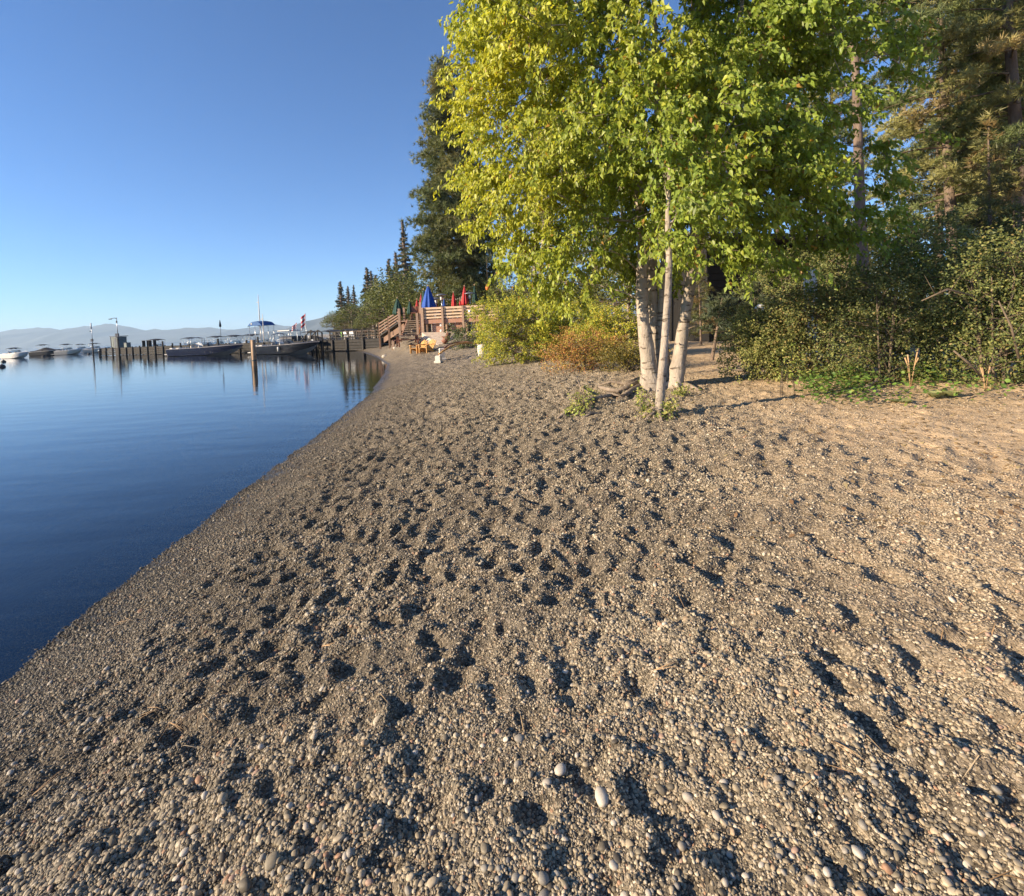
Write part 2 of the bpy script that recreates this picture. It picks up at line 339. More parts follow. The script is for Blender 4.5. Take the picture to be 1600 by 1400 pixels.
def full_h(X, Y):
    X = np.asarray(X, float); Y = np.asarray(Y, float)
    z = base_h(X, Y); d = shore_d(X, Y); k = np.clip((d-.25)/1.2, 0, 1)
    r = np.hypot(X, Y); near = np.clip((60-r)/20, 0, 1); dw = dirt_w(X, Y)
    z = z+near*(k*.9+.1)*(1-.45*dw)*(rsample(X, Y) + .052*fbm(X*3.4, Y*3.4, 4, 41) + .034*fbm(X*9, Y*9, 3, 55)*(.4+.6*k))
    z = z+near*dw*.010*fbm(X*18, Y*18, 3, 61)
    return z
ths = np.concatenate([np.linspace(-180, -62, 50, endpoint=False), np.linspace(-62, 62, 640, endpoint=False), np.linspace(62, 180, 50, endpoint=False)])
ths = np.radians(ths); rs = [.25]
while rs[-1] < 11000:
    r = rs[-1]; rs.append(r*(1.0072 if .9 < r < 14 else (1.0085 if r < 42 else 1.05)) + (.03 if r < .9 else 0))
rs = np.array(rs); T, RR = np.meshgrid(ths, rs); GX = RR*np.sin(T); GY = RR*np.cos(T)
GZz = full_h(GX, GY)
nT, nR = len(ths), len(rs)
V = np.stack([GX.ravel(), GY.ravel(), GZz.ravel()], 1)
V = np.vstack([V, [[0, 0, GZ(0, 0)]]])
i = np.arange(nR-1)[:, None]; j = np.arange(nT)[None, :]; j2 = (j+1) % nT
Q = np.stack([i*nT+j+0*i, i*nT+j2+0*i, (i+1)*nT+j2, (i+1)*nT+j], -1).reshape(-1, 4)[:, ::-1]
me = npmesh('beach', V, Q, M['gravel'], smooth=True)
da = me.attributes.new('gap_shade', 'FLOAT', 'POINT'); da.data.foreach_set('value', np.append(np.clip((11-np.hypot(GX, GY))/6, 0, 1).ravel()*np.clip((shore_d(GX, GY).ravel()+.25)/.3, 0, 1)*(1-dirt_w(GX, GY).ravel()), 1).astype(np.float32))
da = me.attributes.new('damp_shade', 'FLOAT', 'POINT'); da.data.foreach_set('value', np.append(damp_shade(GX, GY).ravel(), 0).astype(np.float32))
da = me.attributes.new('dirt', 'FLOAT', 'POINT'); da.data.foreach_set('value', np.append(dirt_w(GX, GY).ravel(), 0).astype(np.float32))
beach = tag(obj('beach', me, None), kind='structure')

# pebbles: one uncountable layer, instanced stones
pr = np.random.default_rng(5)
def peb_points(r0, r1, dens, smed, sig, a0=-56, a1=56):
    n = int(dens*(math.radians(a1-a0)/2)*(r1*r1-r0*r0)); r = np.sqrt(pr.random(n)*(r1*r1-r0*r0)+r0*r0); t = np.radians(pr.uniform(a0, a1, n))
    X = r*np.sin(t); Y = r*np.cos(t); sz = np.clip(np.exp(pr.normal(math.log(smed), sig, n)), .0018, .018)
    d = shore_d(X, Y); dw = dirt_w(X, Y)
    keep = (d > -1.1) & (pr.random(n) < (1-.80*dw)) & (pr.random(n) < (.62+.8*vn(X*2.2, Y*2.2, 77)))
    sz = sz*(1+.5*vn(X*1.7, Y*1.7, 88))*(1-.25*dw); return X[keep], Y[keep], sz[keep]
sets = [peb_points(.9, 2.5, 36000, .0034, .42), peb_points(.9, 2.5, 1700, .0062, .28), peb_points(2.5, 4.6, 18000, .0040, .40), peb_points(4.6, 8, 7500, .0052, .38), peb_points(8, 18, 1500, .0082, .34), peb_points(1.0, 6, 240, .0085, .28)]
PX = np.concatenate([s[0] for s in sets]); PY = np.concatenate([s[1] for s in sets]); PS = np.concatenate([s[2] for s in sets])
PZ_ = full_h(PX, PY)+PS*.22
pal = np.array([[.42,.355,.255],[.30,.26,.19],[.52,.44,.32],[.20,.175,.135],[.62,.54,.41],[.11,.097,.08],[.48,.36,.24],[.70,.63,.51],[.46,.28,.18]])
pp = np.array([.24,.22,.16,.13,.08,.07,.05,.03,.02]); pp /= pp.sum()
pal = pal*np.array([1.0, .97, .915]); pc = pal[pr.choice(len(pal), len(PX), p=pp)]*pr.uniform(.82, 1.15, (len(PX), 1))
pc = pc*damp_shade(PX, PY)[:, None]; wetf = np.clip((.045-PZ_+.04*vn(PX*4, PY*4, 6))/.06, 0, 1)[:, None]; pc = pc*(1-.62*wetf)
dwp = dirt_w(PX, PY)[:, None]; pc = pc*(1-dwp*.5)+dwp*.5*np.array([.44,.34,.235])
pc = np.where(wetf > .5, pc, pc)
me = bpy.data.meshes.new('gravel'); me.vertices.add(len(PX)); me.vertices.foreach_set('co', np.stack([PX, PY, PZ_], 1).astype(np.float32).ravel())
def fattr(n_, v, t='FLOAT'):
    a = me.attributes.new(n_, t, 'POINT')
    a.data.foreach_set('value' if t == 'FLOAT' else ('color' if t == 'FLOAT_COLOR' else 'vector'), np.ascontiguousarray(v, np.float32).ravel())
fattr('pscale', np.stack([PS*pr.uniform(.85, 1.35, len(PX)), PS*pr.uniform(.75, 1.1, len(PX)), PS*pr.uniform(.45, .75, len(PX))], 1), 'FLOAT_VECTOR')
fattr('prot', np.stack([pr.normal(0, .35, len(PX)), pr.normal(0, .35, len(PX)), pr.uniform(0, 6.28, len(PX))], 1), 'FLOAT_VECTOR')
fattr('pcol', np.hstack([pc, np.ones((len(PX), 1))]), 'FLOAT_COLOR')
gravel_o = bpy.data.objects.new('gravel', me); C.objects.link(gravel_o); tag(gravel_o, 'loose grey and tan pebbles covering the beach', 'gravel', kind='stuff')
g = bpy.data.node_groups.new('pebble_scatter', 'GeometryNodeTree')
g.interface.new_socket('Geometry', in_out='INPUT', socket_type='NodeSocketGeometry'); g.interface.new_socket('Geometry', in_out='OUTPUT', socket_type='NodeSocketGeometry')
gi = g.nodes.new('NodeGroupInput'); go = g.nodes.new('NodeGroupOutput'); L = g.links
join = g.nodes.new('GeometryNodeJoinGeometry')
for q in range(4):
    ico = g.nodes.new('GeometryNodeMeshIcoSphere'); ico.inputs['Radius'].default_value = 1; ico.inputs['Subdivisions'].default_value = 2
    nz_ = g.nodes.new('ShaderNodeTexNoise'); nz_.inputs['Scale'].default_value = .8; nz_.noise_dimensions = '4D'; nz_.inputs['W'].default_value = q*7.3
    sp = g.nodes.new('GeometryNodeSetPosition'); vm = g.nodes.new('ShaderNodeVectorMath'); vm.operation = 'SUBTRACT'; vm.inputs[1].default_value = (.5,.5,.5)
    vs = g.nodes.new('ShaderNodeVectorMath'); vs.operation = 'SCALE'; vs.inputs['Scale'].default_value = .75
    L.new(nz_.outputs['Color'], vm.inputs[0]); L.new(vm.outputs[0], vs.inputs[0]); L.new(ico.outputs[0], sp.inputs[0]); L.new(vs.outputs[0], sp.inputs['Offset'])
    sh = g.nodes.new('GeometryNodeSetShadeSmooth'); L.new(sp.outputs[0], sh.inputs[0])
    sm = g.nodes.new('GeometryNodeSetMaterial'); sm.inputs['Material'].default_value = M['pebble']; L.new(sh.outputs[0], sm.inputs[0])
    g2 = g.nodes.new('GeometryNodeGeometryToInstance'); L.new(sm.outputs[0], g2.inputs[0]); L.new(g2.outputs[0], join.inputs[0])
m2p = g.nodes.new('GeometryNodeMeshToPoints'); L.new(gi.outputs[0], m2p.inputs[0])
iop = g.nodes.new('GeometryNodeInstanceOnPoints'); L.new(m2p.outputs[0], iop.inputs[0]); L.new(join.outputs[0], iop.inputs['Instance']); iop.inputs['Pick Instance'].default_value = True
ri = g.nodes.new('FunctionNodeRandomValue'); ri.data_type = 'INT'; ri.inputs[4].default_value = 0; ri.inputs[5].default_value = 3; L.new(ri.outputs[2], iop.inputs['Instance Index'])
def nattr(n_, t):
    a = g.nodes.new('GeometryNodeInputNamedAttribute'); a.data_type = t; a.inputs[0].default_value = n_; return a
aS = nattr('pscale', 'FLOAT_VECTOR'); aR = nattr('prot', 'FLOAT_VECTOR'); L.new(aS.outputs[0], iop.inputs['Scale'])
e2r = g.nodes.new('FunctionNodeEulerToRotation'); L.new(aR.outputs[0], e2r.inputs[0]); L.new(e2r.outputs[0], iop.inputs['Rotation'])
L.new(iop.outputs[0], go.inputs[0])
md = gravel_o.modifiers.new('scatter', 'NODES'); md.node_group = g
# the largest stones, each its own piece of the beach
def stone_mesh(seed, m):
    import bmesh
    bm = bmesh.new(); bmesh.ops.create_icosphere(bm, subdivisions=2, radius=1)
    r_ = random.Random(seed); ax = [Vector((r_.uniform(-1,1), r_.uniform(-1,1), r_.uniform(-1,1))) for _ in range(4)]
    for v in bm.verts:
        k = 1+sum(.06*math.sin(a.dot(v.co)*2.4+i) for i, a in enumerate(ax)); v.co *= k
    me = bpy.data.meshes.new('pebble'); bm.to_mesh(me); bm.free(); me.materials.append(m)
    me.polygons.foreach_set('use_smooth', [True]*len(me.polygons)); return me
smats = [mat('stone tone %d' % i, c, tuple(x*.78 for x in c), 60, .6, bump=.15) for i, c in enumerate([(.42,.37,.30),(.30,.27,.22),(.55,.49,.40),(.24,.22,.19),(.40,.27,.20),(.35,.31,.25)])]
smesh = [stone_mesh(i, smats[i % 6]) for i in range(12)]
big = [(940,1248,27,2),(848,1372,20,1),(875,1202,20,2),(812,1160,14,1),(855,1228,15,0),(1075,1238,18,0),(1120,1270,17,0),(960,1346,17,2),(850,1390,22,3),(1130,1218,12,2),(1070,1293,9,4),(1065,1308,14,5),(289,1335,13,2),(300,1272,10,2),(1160,1180,12,1),(900,1245,8,4),(730,1265,10,2),(808,1195,12,1),(806,1374,16,1),(975,1388,14,2),(1340,1335,20,2),(1237,1236,14,3),(1349,1292,18,1),(1558,1235,15,1),(1392,1268,10,1),(1292,1372,14,2),(1215,1230,13,5),(1480,1300,14,2),(540,1350,12,0),(620,1330,10,1)]
sr = random.Random(3)
while len(big) < 300:
    x = sr.uniform(-20, 1640); y = 1400-420*sr.random()**1.5
    if x < 260 and y < 1010+(260-x)*.1: continue
    big.append((x, y, sr.uniform(8, 13)*(.7+.3*(y-980)/420), sr.choice([0,0,1,1,2,3,4,5])))
for k, (x, y, s, c) in enumerate(big):
    p = G(x, y); z = float(full_h(p.x, p.y)); p = G(x, y + (z-p.z)*0); dep = (Vector((p.x, p.y, z))-EYE).length
    dcam = -(RM.transposed() @ (Vector((p.x, p.y, z))-EYE)).z
    sz = s/F*dcam*.5*.92
    o = obj('pebble', smesh[sr.choice([c, c+6])], None, beach); o.location = (p.x, p.y, z+sz*.35)
    o.scale = (sz*sr.uniform(.95, 1.25), sz*sr.uniform(.8, 1.0), sz*sr.uniform(.6, .8)); o.rotation_euler = (sr.gauss(0, .25), sr.gauss(0, .25), sr.uniform(0, 6.3))

# ------------------------------------------------------------ lake
def water():
    m, nt, P, O = new_mat('lake water'); L = nt.links; nt.nodes.remove(P)
    geo = N(nt, 'NewGeometry'); pos = geo.outputs['Position']
    mp = N(nt, 'Mapping'); mp.inputs['Scale'].default_value = (.55, 1.5, 1); mp.inputs['Rotation'].default_value = (0, 0, -.12); L.new(pos, mp.inputs[0])
    n1 = N(nt, 'TexNoise', Scale=.9, Detail=3, Roughness=.5); L.new(mp.outputs[0], n1.inputs['Vector'])
    n2 = N(nt, 'TexNoise', Scale=7.0, Detail=3, Roughness=.55); L.new(mp.outputs[0], n2.inputs['Vector'])
    b1 = N(nt, 'Bump', Strength=.25, Distance=.04); L.new(n1.outputs[0], b1.inputs['Height'])
    b2 = N(nt, 'Bump', Strength=.4, Distance=.004); L.new(n2.outputs[0], b2.inputs['Height']); L.new(b1.outputs[0], b2.inputs['Normal'])
    fr_ = N(nt, 'Fresnel', IOR=1.39); L.new(b1.outputs[0], fr_.inputs['Normal'])
    gl = N(nt, 'BsdfAnisotropic'); gl.inputs['Roughness'].default_value = .03; gl.inputs['Color'].default_value = (.92,.95,1,1); L.new(b2.outputs[0], gl.inputs['Normal'])
    tr = N(nt, 'BsdfTransparent'); tr.inputs[0].default_value = (.60,.66,.70,1)
    mx = N(nt, 'MixShader'); L.new(fr_.outputs[0], mx.inputs[0]); L.new(tr.outputs[0], mx.inputs[1]); L.new(gl.outputs[0], mx.inputs[2]); L.new(mx.outputs[0], O.inputs[0])
    return m
M['water'] = water()
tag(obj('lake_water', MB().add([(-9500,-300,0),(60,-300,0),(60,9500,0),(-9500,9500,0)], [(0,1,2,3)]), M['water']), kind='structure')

# ------------------------------------------------------------ far mountains
M['mount'] = mat('forested mountain', (.075,.085,.09), (.025,.035,.045), .006, .95, bump=0)
def ridge(name, prof, D, depth, seed, x0, x1, step=3):
    """prof: (photo x, pixels above the waterline) of the crest."""
    xs = np.arange(x0, x1+step, step); hp = np.interp(xs, [p[0] for p in prof], [p[1] for p in prof])
    rows = 15; Vs = []
    for k in range(rows):
        t = k/(rows-1); q = t*2-1; dY = D+q*depth*1.0
        prof_k = (1-abs(q))**.85
        for x, h in zip(xs, hp):
            X = at(x, HZ(x), D).x; hz = h/F*D
            sp = 1+1.5*float(vn(X/380+seed, q*2.0+seed))*(abs(q))+.8*float(vn(X/120, q*4, seed))*abs(q)
            Vs.append((X, dY, max(-40, min(hz*prof_k*sp, hz*(1 if q == 0 else .93-.5*abs(q))) - (40 if abs(q) > .99 else 0)) + (16*float(fbm(X/330+seed, 0*X, 4, seed))+13*float(vn(X/75+seed, 0*X, seed+3)) if q == 0 else 0)))
    n = len(xs); idx = np.array([(k*n+i, k*n+i+1, (k+1)*n+i+1, (k+1)*n+i) for k in range(rows-1) for i in range(n-1)])
    return tag(obj(name, npmesh(name, np.array(Vs), idx, M['mount'], smooth=True), None), kind='structure')
ridge('mountains', [(-700,30),(-500,45),(-300,26),(-150,34),(-60,22),(0,27),(24,31),(33,30),(48,32),(60,32),(87,29),(98,24),(106,28),(125,29),(134,31),(145,29),(165,32),(178,31),(205,26),(225,17),(243,22),(250,19),(291,21),(330,19),(360,15),(395,14),(410,20),(428,21),(445,16),(480,14),(560,18),(760,25)], 6500, 1300, 3, -800, 760)
ridge('near_mountain', [(380,0),(430,5),(445,12),(470,15),(490,20),(505,26),(517,31),(525,33),(560,42),(640,56),(760,60),(1000,40)], 4200, 900, 8, 385, 1000)

# ============================================================ haze
def haze():
    m, nt, P, O = new_mat('haze air'); nt.nodes.remove(P)
    v = N(nt, 'VolumePrincipled', Density=HAZE_D); v.inputs['Color'].default_value = (.62,.82,1,1); v.inputs['Anisotropy'].default_value = .1
    nt.links.new(v.outputs[0], O.inputs['Volume']); return m
HAZE_D = 1.15e-4
b = MB().box((0, 0, 0), (26000, 26000, 450)); ho = obj('haze', b, haze()); ho.location = (0, 0, 180)
tag(ho, 'thin pale morning haze over the lake', 'haze', kind='stuff')

# ============================================================ pier
def line_at(px, A, B):
    """point of the ground line A-B lying on the bearing of pixel px"""
    q = at(px, HZ(px), 50); k = q.x/q.y; t = (A.x-k*A.y)/(k*(B.y-A.y)-(B.x-A.x)); return A+(B-A)*t
q = at(157, HZ(157), 98); PA = Vector((q.x, q.y, 0)); q = at(597, HZ(597), 57); PB = Vector((q.x, q.y, 0))
pd = (PB-PA); PL = pd.length; pa = math.atan2(pd.y, pd.x); PH = 1.35; PW = 2.4
pier = thing('pier', 'long dark timber pier on piles running out from the shore', 'pier', PA, pa)
prs = random.Random(11)
n = int(PL/2.8)
for i in range(n+1):
    x = PL*i/n
    for s in (0, PW):
        top = PH+(prs.choice([.3, .15, .12, .1, .2, .9]) if s == 0 else prs.choice([.15, .3, .5, .9, .2]))
        lx, ly = x+prs.uniform(-.15, .15), s+(-.17 if s == 0 else .17)
        zb = -1.5
        obj('pile', MB().tube([(lx, ly, zb), (lx, ly, top)], [.16, .14], 8), M['pierpile'], pier)
for z, h in ((PH-.14, .30), (PH-.50, .30), (PH-.84, .27), (PH-1.15, .24)):      # side stringers in 6 m lengths
    for s in (-.02, PW+.02):
        k = 0.0
        while k < PL-.1:
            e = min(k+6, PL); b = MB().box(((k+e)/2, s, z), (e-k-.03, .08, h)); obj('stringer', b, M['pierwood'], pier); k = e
        if s > 0: continue
pm = {}
for wd in (0,):
    base = MB().box((0, PW/2, 0), (.27, PW+.24, .05)).mesh('plank', M['pierwood'])
    k = 0; xs = np.arange(.15, PL, .30); first = None
    for kk, x in enumerate(xs[-300:]):
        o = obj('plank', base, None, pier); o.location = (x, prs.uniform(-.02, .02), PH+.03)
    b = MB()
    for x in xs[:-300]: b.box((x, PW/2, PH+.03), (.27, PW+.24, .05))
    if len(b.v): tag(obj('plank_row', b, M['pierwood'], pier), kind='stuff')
def pier_pt(px, off=0.0):
    p = line_at(px, PA, PB); n_ = Vector((-pd.y, pd.x, 0)).normalized(); return p+n_*off
# railing on the landward stretch of the pier
pr_ = thing('pier_railing', 'dark timber railing along the landward end of the pier', 'railing', PA, pa)
x0 = (line_at(515, PA, PB)-PA).length; x1 = PL
for s in (.05, PW-.05):
    kx = np.linspace(x0, x1, 9)
    for x in kx: obj('post', MB().box((x, s, PH+.57), (.12, .12, 1.02)), M['pierpile'], pr_)
    for a, c in zip(kx[:-1], kx[1:]):
        for z in (.35, .68, 1.06): obj('rail', MB().box(((a+c)/2, s+.001*z, PH+z), (c-a-.14 if z < 1 else c-a-.01, .06, .10)), M['pierwood'] if s < 1 else M['redboard'], pr_)
# gangway frame with pointed handrail at px 488-518
p = pier_pt(500, -1.0); gw = thing('gangway', 'timber boarding steps with a peaked handrail beside the pier', 'gangway', p, pa)
for s in (-.5, .5):
    for (a, c, w_) in [((-2.6, s, .9), (-1.0, s, 2.0), .1), ((-1.0, s, 2.0), (.25, s, 2.75), .12), ((.25, s, 2.75), (1.1, s, 2.35), .12)]:
        obj('handrail', MB().bar(a, c, w_, .09), M['pierwood'], gw)
    for x, z0, z1 in ((-2.5, -.8, .98), (-1.0, -.8, 1.95), (.2, -.8, 2.7), (1.05, -.8, 2.35)):
        obj('post', MB().box((x, s, (z0+z1)/2), (.13, .13, z1-z0)), M['pierpile'], gw)
for k in range(5): obj('step', MB().box((-2.3+.33*k, 0, .25+.25*k), (.3, .98, .05)), M['pierwood'], gw)
obj('platform', MB().box((.1, 0, 1.38), (2.0, .98, .08)), M['pierwood'], gw)
obj('cross_brace', MB().bar((-1, -.56, .2), (.2, -.56, 1.2), .08, .08), M['pierwood'], gw)
# shed at the outer end
p = pier_pt(177, 1.0); sh = thing('dock_shed', 'small grey green hut with a flat roof at the outer end of the pier', 'hut', (p.x, p.y, PH+.06), pa)
obj('wall', MB().box((0, 0, 1.05), (2.3, 1.6, 2.1)), M['shed'], sh)
obj('roof', MB().box((-.1, 0, 2.22), (3.0, 2.0, .10)), M['darkmetal'], sh)
obj('door', MB().box((.4, -.82, .98), (.75, .04, 1.85)), M['darkmetal'], sh)
obj('post', MB().box((-1.35, -.85, 1.08), (.09, .09, 2.16)), M['pierwood'], sh)
for k in range(7): obj('board', MB().box((-1.0+.0*k-.02, -.815, .16+.29*k), (1.2, .03, .25)), M['shed'], sh)
p = pier_pt(192, .7); bx_ = thing('dock_box', 'dark storage box on the pier next to the hut', 'box', (p.x, p.y, PH+.06), pa)
obj('body', MB().box((0, 0, .42), (1.1, .7, .84), bev=.05), M['shed'], bx_); obj('lid', MB().box((0, 0, .89), (1.16, .76, .08), bev=.02), M['darkmetal'], bx_)
for k, (px, off, lab) in enumerate([(225, 1.3, 'low grey bench frame on the pier, nearer the hut'), (216, 1.2, 'open grey rack on the pier between the hut and the bench frame')]):
    p = pier_pt(px, off); t = thing('rack', lab, 'rack', (p.x, p.y, PH+.06), pa)
    for s in (-1, 1): obj('post', MB().box((s*.9, 0, .55), (.08, .5, 1.1)), M['pierwood'], t)
    obj('top_board', MB().box((0, 0, 1.14), (2.1, .6, .07)), M['darkmetal'], t)
# lamp posts / poles
p = line_at(152.5, PA, PB)+Vector((.2, -1.4, 0)); t = thing('channel_pole', 'slender pole with white marker top standing in the water before the hut', 'pole', (p.x, p.y, 0))
obj('pole', MB().tube([(0, 0, -2), (0, 0, 2.4)], [.13, .12], 8), M['pierpile'], t); obj('mast', MB().tube([(0, 0, 2.4), (0, 0, 6.2)], [.06, .05], 6), M['metal'], t)
obj('box', MB().box((.05, -.12, 3.1), (.34, .26, .55), bev=.03), M['darkmetal'], t); obj('arm', MB().tube([(0, 0, 4.9), (-.35, 0, 4.85), (-.35, 0, 5.0)], .06, 6), M['darkmetal'], t)
obj('antenna', MB().tube([(-.05, 0, 5.4), (-.05, 0, 6.5)], [.13, .11], 8), M['white'], t)
p = line_at(186, PA, PB)+Vector((.2, -.4, 0)); t = thing('dock_lamp', 'tall dock light with a curved arm reaching left over the hut', 'lamp post', (p.x, p.y, 0))
obj('pole', MB().tube([(0, 0, -2), (0, 0, 3.2)], [.13, .11], 8), M['pierpile'], t); obj('mast', MB().tube([(0, 0, 3.2), (0, 0, 7.1)], [.07, .055], 6), M['metal'], t)
obj('arm', MB().tube([(0, 0, 6.9), (-.35, 0, 7.05), (-.8, 0, 7.0), (-1.1, 0, 6.95)], .06, 6), M['darkmetal'], t)
obj('lamp_head', MB().box((-1.2, 0, 6.88), (.5, .26, .16), bev=.05), M['darkmetal'], t); obj('box', MB().box((0, -.14, 3.75), (.55, .28, .75), bev=.03), M['darkmetal'], t)
obj('bracket', MB().box((0, -.04, 6.3), (.16, .16, .4)), M['darkmetal'], t)
# bare piling in front of the boats
p = at(396, 598, 1); dd = ray(398, 572); s_ = -EYE.z/dd.z; p = EYE+dd*s_
t = thing('mooring_pile', 'sunlit bare wood piling standing alone between the two near boats', 'piling', (p.x, p.y, 0))
hh = (at(394.5, 531, p.y).z); obj('pile', MB().tube([(0, 0, -1.5), (0, 0, hh*.55), (-.02, 0, hh)], [.17, .165, .15], 12), M['piling'], t)
obj('iron_band', MB().tube([(0, 0, .38), (0, 0, .48)], [.18, .18], 12), M['darkmetal'], t)
obj('companion_pile', MB().tube([(-.28, .2, -1.5), (-.28, .2, hh*.98)], [.07, .06], 8), M['pierpile'], t)
# white marker cans at the pier end
for px, lab in ((162, 'short white marker post in the water below the hut'),):
    p = line_at(px, PA, PB)+Vector((0, -1.2, 0)); t = thing('marker_post', lab, 'post', (p.x, p.y, 0))
    obj('post', MB().tube([(0, 0, -1.2), (0, 0, .9)], .09, 8), M['pierpile'], t); obj('cap', MB().lathe([(.15, .9), (.17, 1.0), (.1, 1.16), (.02, 1.2)], 10), M['white'], t)

# ============================================================ boats
def hull(Lh, Bm, Hs, cream, side, parent, freeb_bow=1.25):
    """runabout, transom at x=0, bow at x=Lh; waterline z=0"""
    ns = 15; K = []; Ch = []; Sh = []; Sp = []
    for i in range(ns):
        t = i/(ns-1); x = Lh*t
        wch = Bm/2*.86*(1-max(0, (t-.45)/.55)**2.3); wsh = Bm/2*(1-max(0, (t-.5)/.5)**2.6)
        zs = Hs*(1+ (freeb_bow-1)*t**1.6 - .06*(1-t)); zk = -.28+ (zs*.75+.28)*max(0, (t-.60)/.40)**2.2
        zc = .06+(zs*.80-.06)*max(0, (t-.42)/.58)**2.0
        K.append((x-.55*max(0, t-.6), 0, min(zk, zc-.001))); Ch.append((x-.35*max(0, t-.6), wch, zc)); Sp.append((x-.2*max(0, t-.7), (wch*.35+wsh*.65), zc*.45+zs*.55)); Sh.append((x, wsh, zs))
    def strip(A, B_, m, nm, close=False):
        b = MB()
        for s in (1, -1):
            vs = [(p[0], p[1]*s, p[2]) for p in A]+[(p[0], p[1]*s, p[2]) for p in B_]
            fs = [(i, i+1, ns+i+1, ns+i) if s > 0 else (ns+i, ns+i+1, i+1, i) for i in range(ns-1)]
            b.add(vs, fs, True)
        return obj(nm, b, m, parent)
    strip(K, Ch, cream, 'hull_bottom'); strip(Ch, Sp, side, 'hull_side'); strip(Sp, Sh, side, 'hull_side')
    b = MB(); ring = [K[0], Ch[0], Sp[0], Sh[0]]
    b.add([(p[0]-.002, p[1], p[2]) for p in ring]+[(p[0]-.002, -p[1], p[2]) for p in ring[::-1]], [tuple(range(8))]); obj('transom', b, M['white'], parent)
    b = MB()                                                     # deck cap with cockpit opening
    for s in (1, -1):
        out = [(p[0], p[1]*s, p[2]) for p in Sh]; lip = [(p[0], p[1]*s*1.0, p[2]+.035) for p in Sh]
        inn = [(p[0]-.0, max(0, p[1]-.16)*s if p[0] < Lh*.62 else 0, p[2]+.06+(.10 if p[0] >= Lh*.62 else 0)) for p in Sh]
        vs = out+lip+inn; fs = []
        for i in range(ns-1):
            for r_ in (0, 1):
                q4 = (r_*ns+i, r_*ns+i+1, (r_+1)*ns+i+1, (r_+1)*ns+i); fs.append(q4 if s < 0 else q4[::-1])
        b.add(vs, fs, True)
    obj('deck', b, M['white'] if side not in (M['navy'], M['black']) else M['darkmetal'], parent)
    b = MB().box((Lh*.33, 0, Hs*.42), (Lh*.58, Bm*.72, .06)); obj('cockpit_floor', b, M['seat'], parent)
    return Sh
def runabout(nm, lab, loc, rz, Lh, Bm, side, bottom, tower=True, fender=False, cover=False, bimini=None, cat='motorboat', group=None, scale=1):
    t = thing(nm, lab, cat, loc, rz, group); Hs = 1.05
    hull(Lh, Bm, Hs, bottom, side, t)
    obj('swim_platform', MB().box((-.42, 0, .28), (.85, Bm*.8, .09), bev=.03), M['white'], t)
    obj('outdrive', MB().box((-.35, 0, -.1), (.4, .35, .5), bev=.08), M['white'], t)
    obj('rub_rail', MB().tube([(Lh*k/8, Bm/2*(1-max(0, (k/8-.5)/.5)**2.6)*1.005+.01, Hs*(1+.25*(k/8)**1.6-.06*(1-k/8))+.02) for k in range(9)], .04, 6), M['white'], t)
    ws = MB(); g0 = Lh*.50
    pts = [(g0-.9, Bm*.38, Hs+.18), (g0+.3, Bm*.30, Hs+.24), (g0+.75, 0, Hs+.26), (g0+.3, -Bm*.30, Hs+.24), (g0-.9, -Bm*.38, Hs+.18)]
    top = [(p[0]-.45, p[1]*.9, p[2]+.48) for p in pts]
    ws.add(pts+top, [(i, i+1, 6+i, 5+i) for i in range(4)]); obj('windshield', ws, M['glass'], t)
    obj('windshield_frame', MB().tube(top, .03, 6), M['metal'], t)
    for x, y in ((Lh*.36, .55), (Lh*.36, -.55)):
        s = obj('seat', MB().box((x, y, Hs*.75), (.6, .55, .35), bev=.08), M['seat'], t); obj('seat_back', MB().box((x-.28, y, Hs+.08), (.16, .55, .6), bev=.06), M['seat'], s)
    obj('rear_bench', MB().box((Lh*.13, 0, Hs*.95), (.7, Bm*.66, .35), bev=.1), M['seat'], t)
    obj('engine_hatch', MB().box((.35, 0, Hs+.05), (.6, Bm*.6, .14), bev=.05), M['white'], t)
    if tower:
        for dx in (0, .75):
            obj('tower_arch', MB().tube([(Lh*.30+dx, Bm*.45, Hs+.05), (Lh*.30+dx*.6+.55, Bm*.36, Hs+1.35), (Lh*.30+dx*.6+.6, 0, Hs+1.5), (Lh*.30+dx*.6+.55, -Bm*.36, Hs+1.35), (Lh*.30+dx, -Bm*.45, Hs+.05)], .04, 6), M['metal'], t)
    if bimini:
        bl, bw, bz, bm_ = bimini; b = MB(); vs = []
        for i in range(7):
            for j in range(7):
                u = i/6*2-1; v = j/6*2-1; vs.append((Lh*.36+u*bl/2, v*bw/2, Hs+bz-.16*u*u-.16*v*v))
        fs = [(i*7+j, (i+1)*7+j, (i+1)*7+j+1, i*7+j+1) for i in range(6) for j in range(6)]
        vs2 = [(a, c, d-.05) for a, c, d in vs]; b.add(vs+vs2, fs+[tuple(k+49 for k in f[::-1]) for f in fs]); cv = obj('bimini_top', b, bm_, t)
        for u in (-.8, 0.1, .8):
            obj('bimini_bow', MB().tube([(Lh*.36, Bm*.46, Hs), (Lh*.36+u*bl/2, bw*.48, Hs+bz-.3), (Lh*.36+u*bl/2, 0, Hs+bz-.1), (Lh*.36+u*bl/2, -bw*.48, Hs+bz-.3), (Lh*.36, -Bm*.46, Hs)], .02, 5), M['metal'], t)
    if cover:
        b = MB(); vs = []
        for i in range(11):
            q_ = i/10; wsh = Bm/2*(1-max(0, (q_-.5)/.5)**2.6)*1.02
            for j in range(7): v = j/6*2-1; vs.append((Lh*q_, v*wsh, Hs*(1+.25*q_**1.6)+.06+(.75*math.exp(-((q_-.45)/.22)**2)+.15)*(1-v*v)))
        b.add(vs, [(i*7+j, (i+1)*7+j, (i+1)*7+j+1, i*7+j+1) for i in range(10) for j in range(6)], True); obj('mooring_cover', b, M['dark'], t)
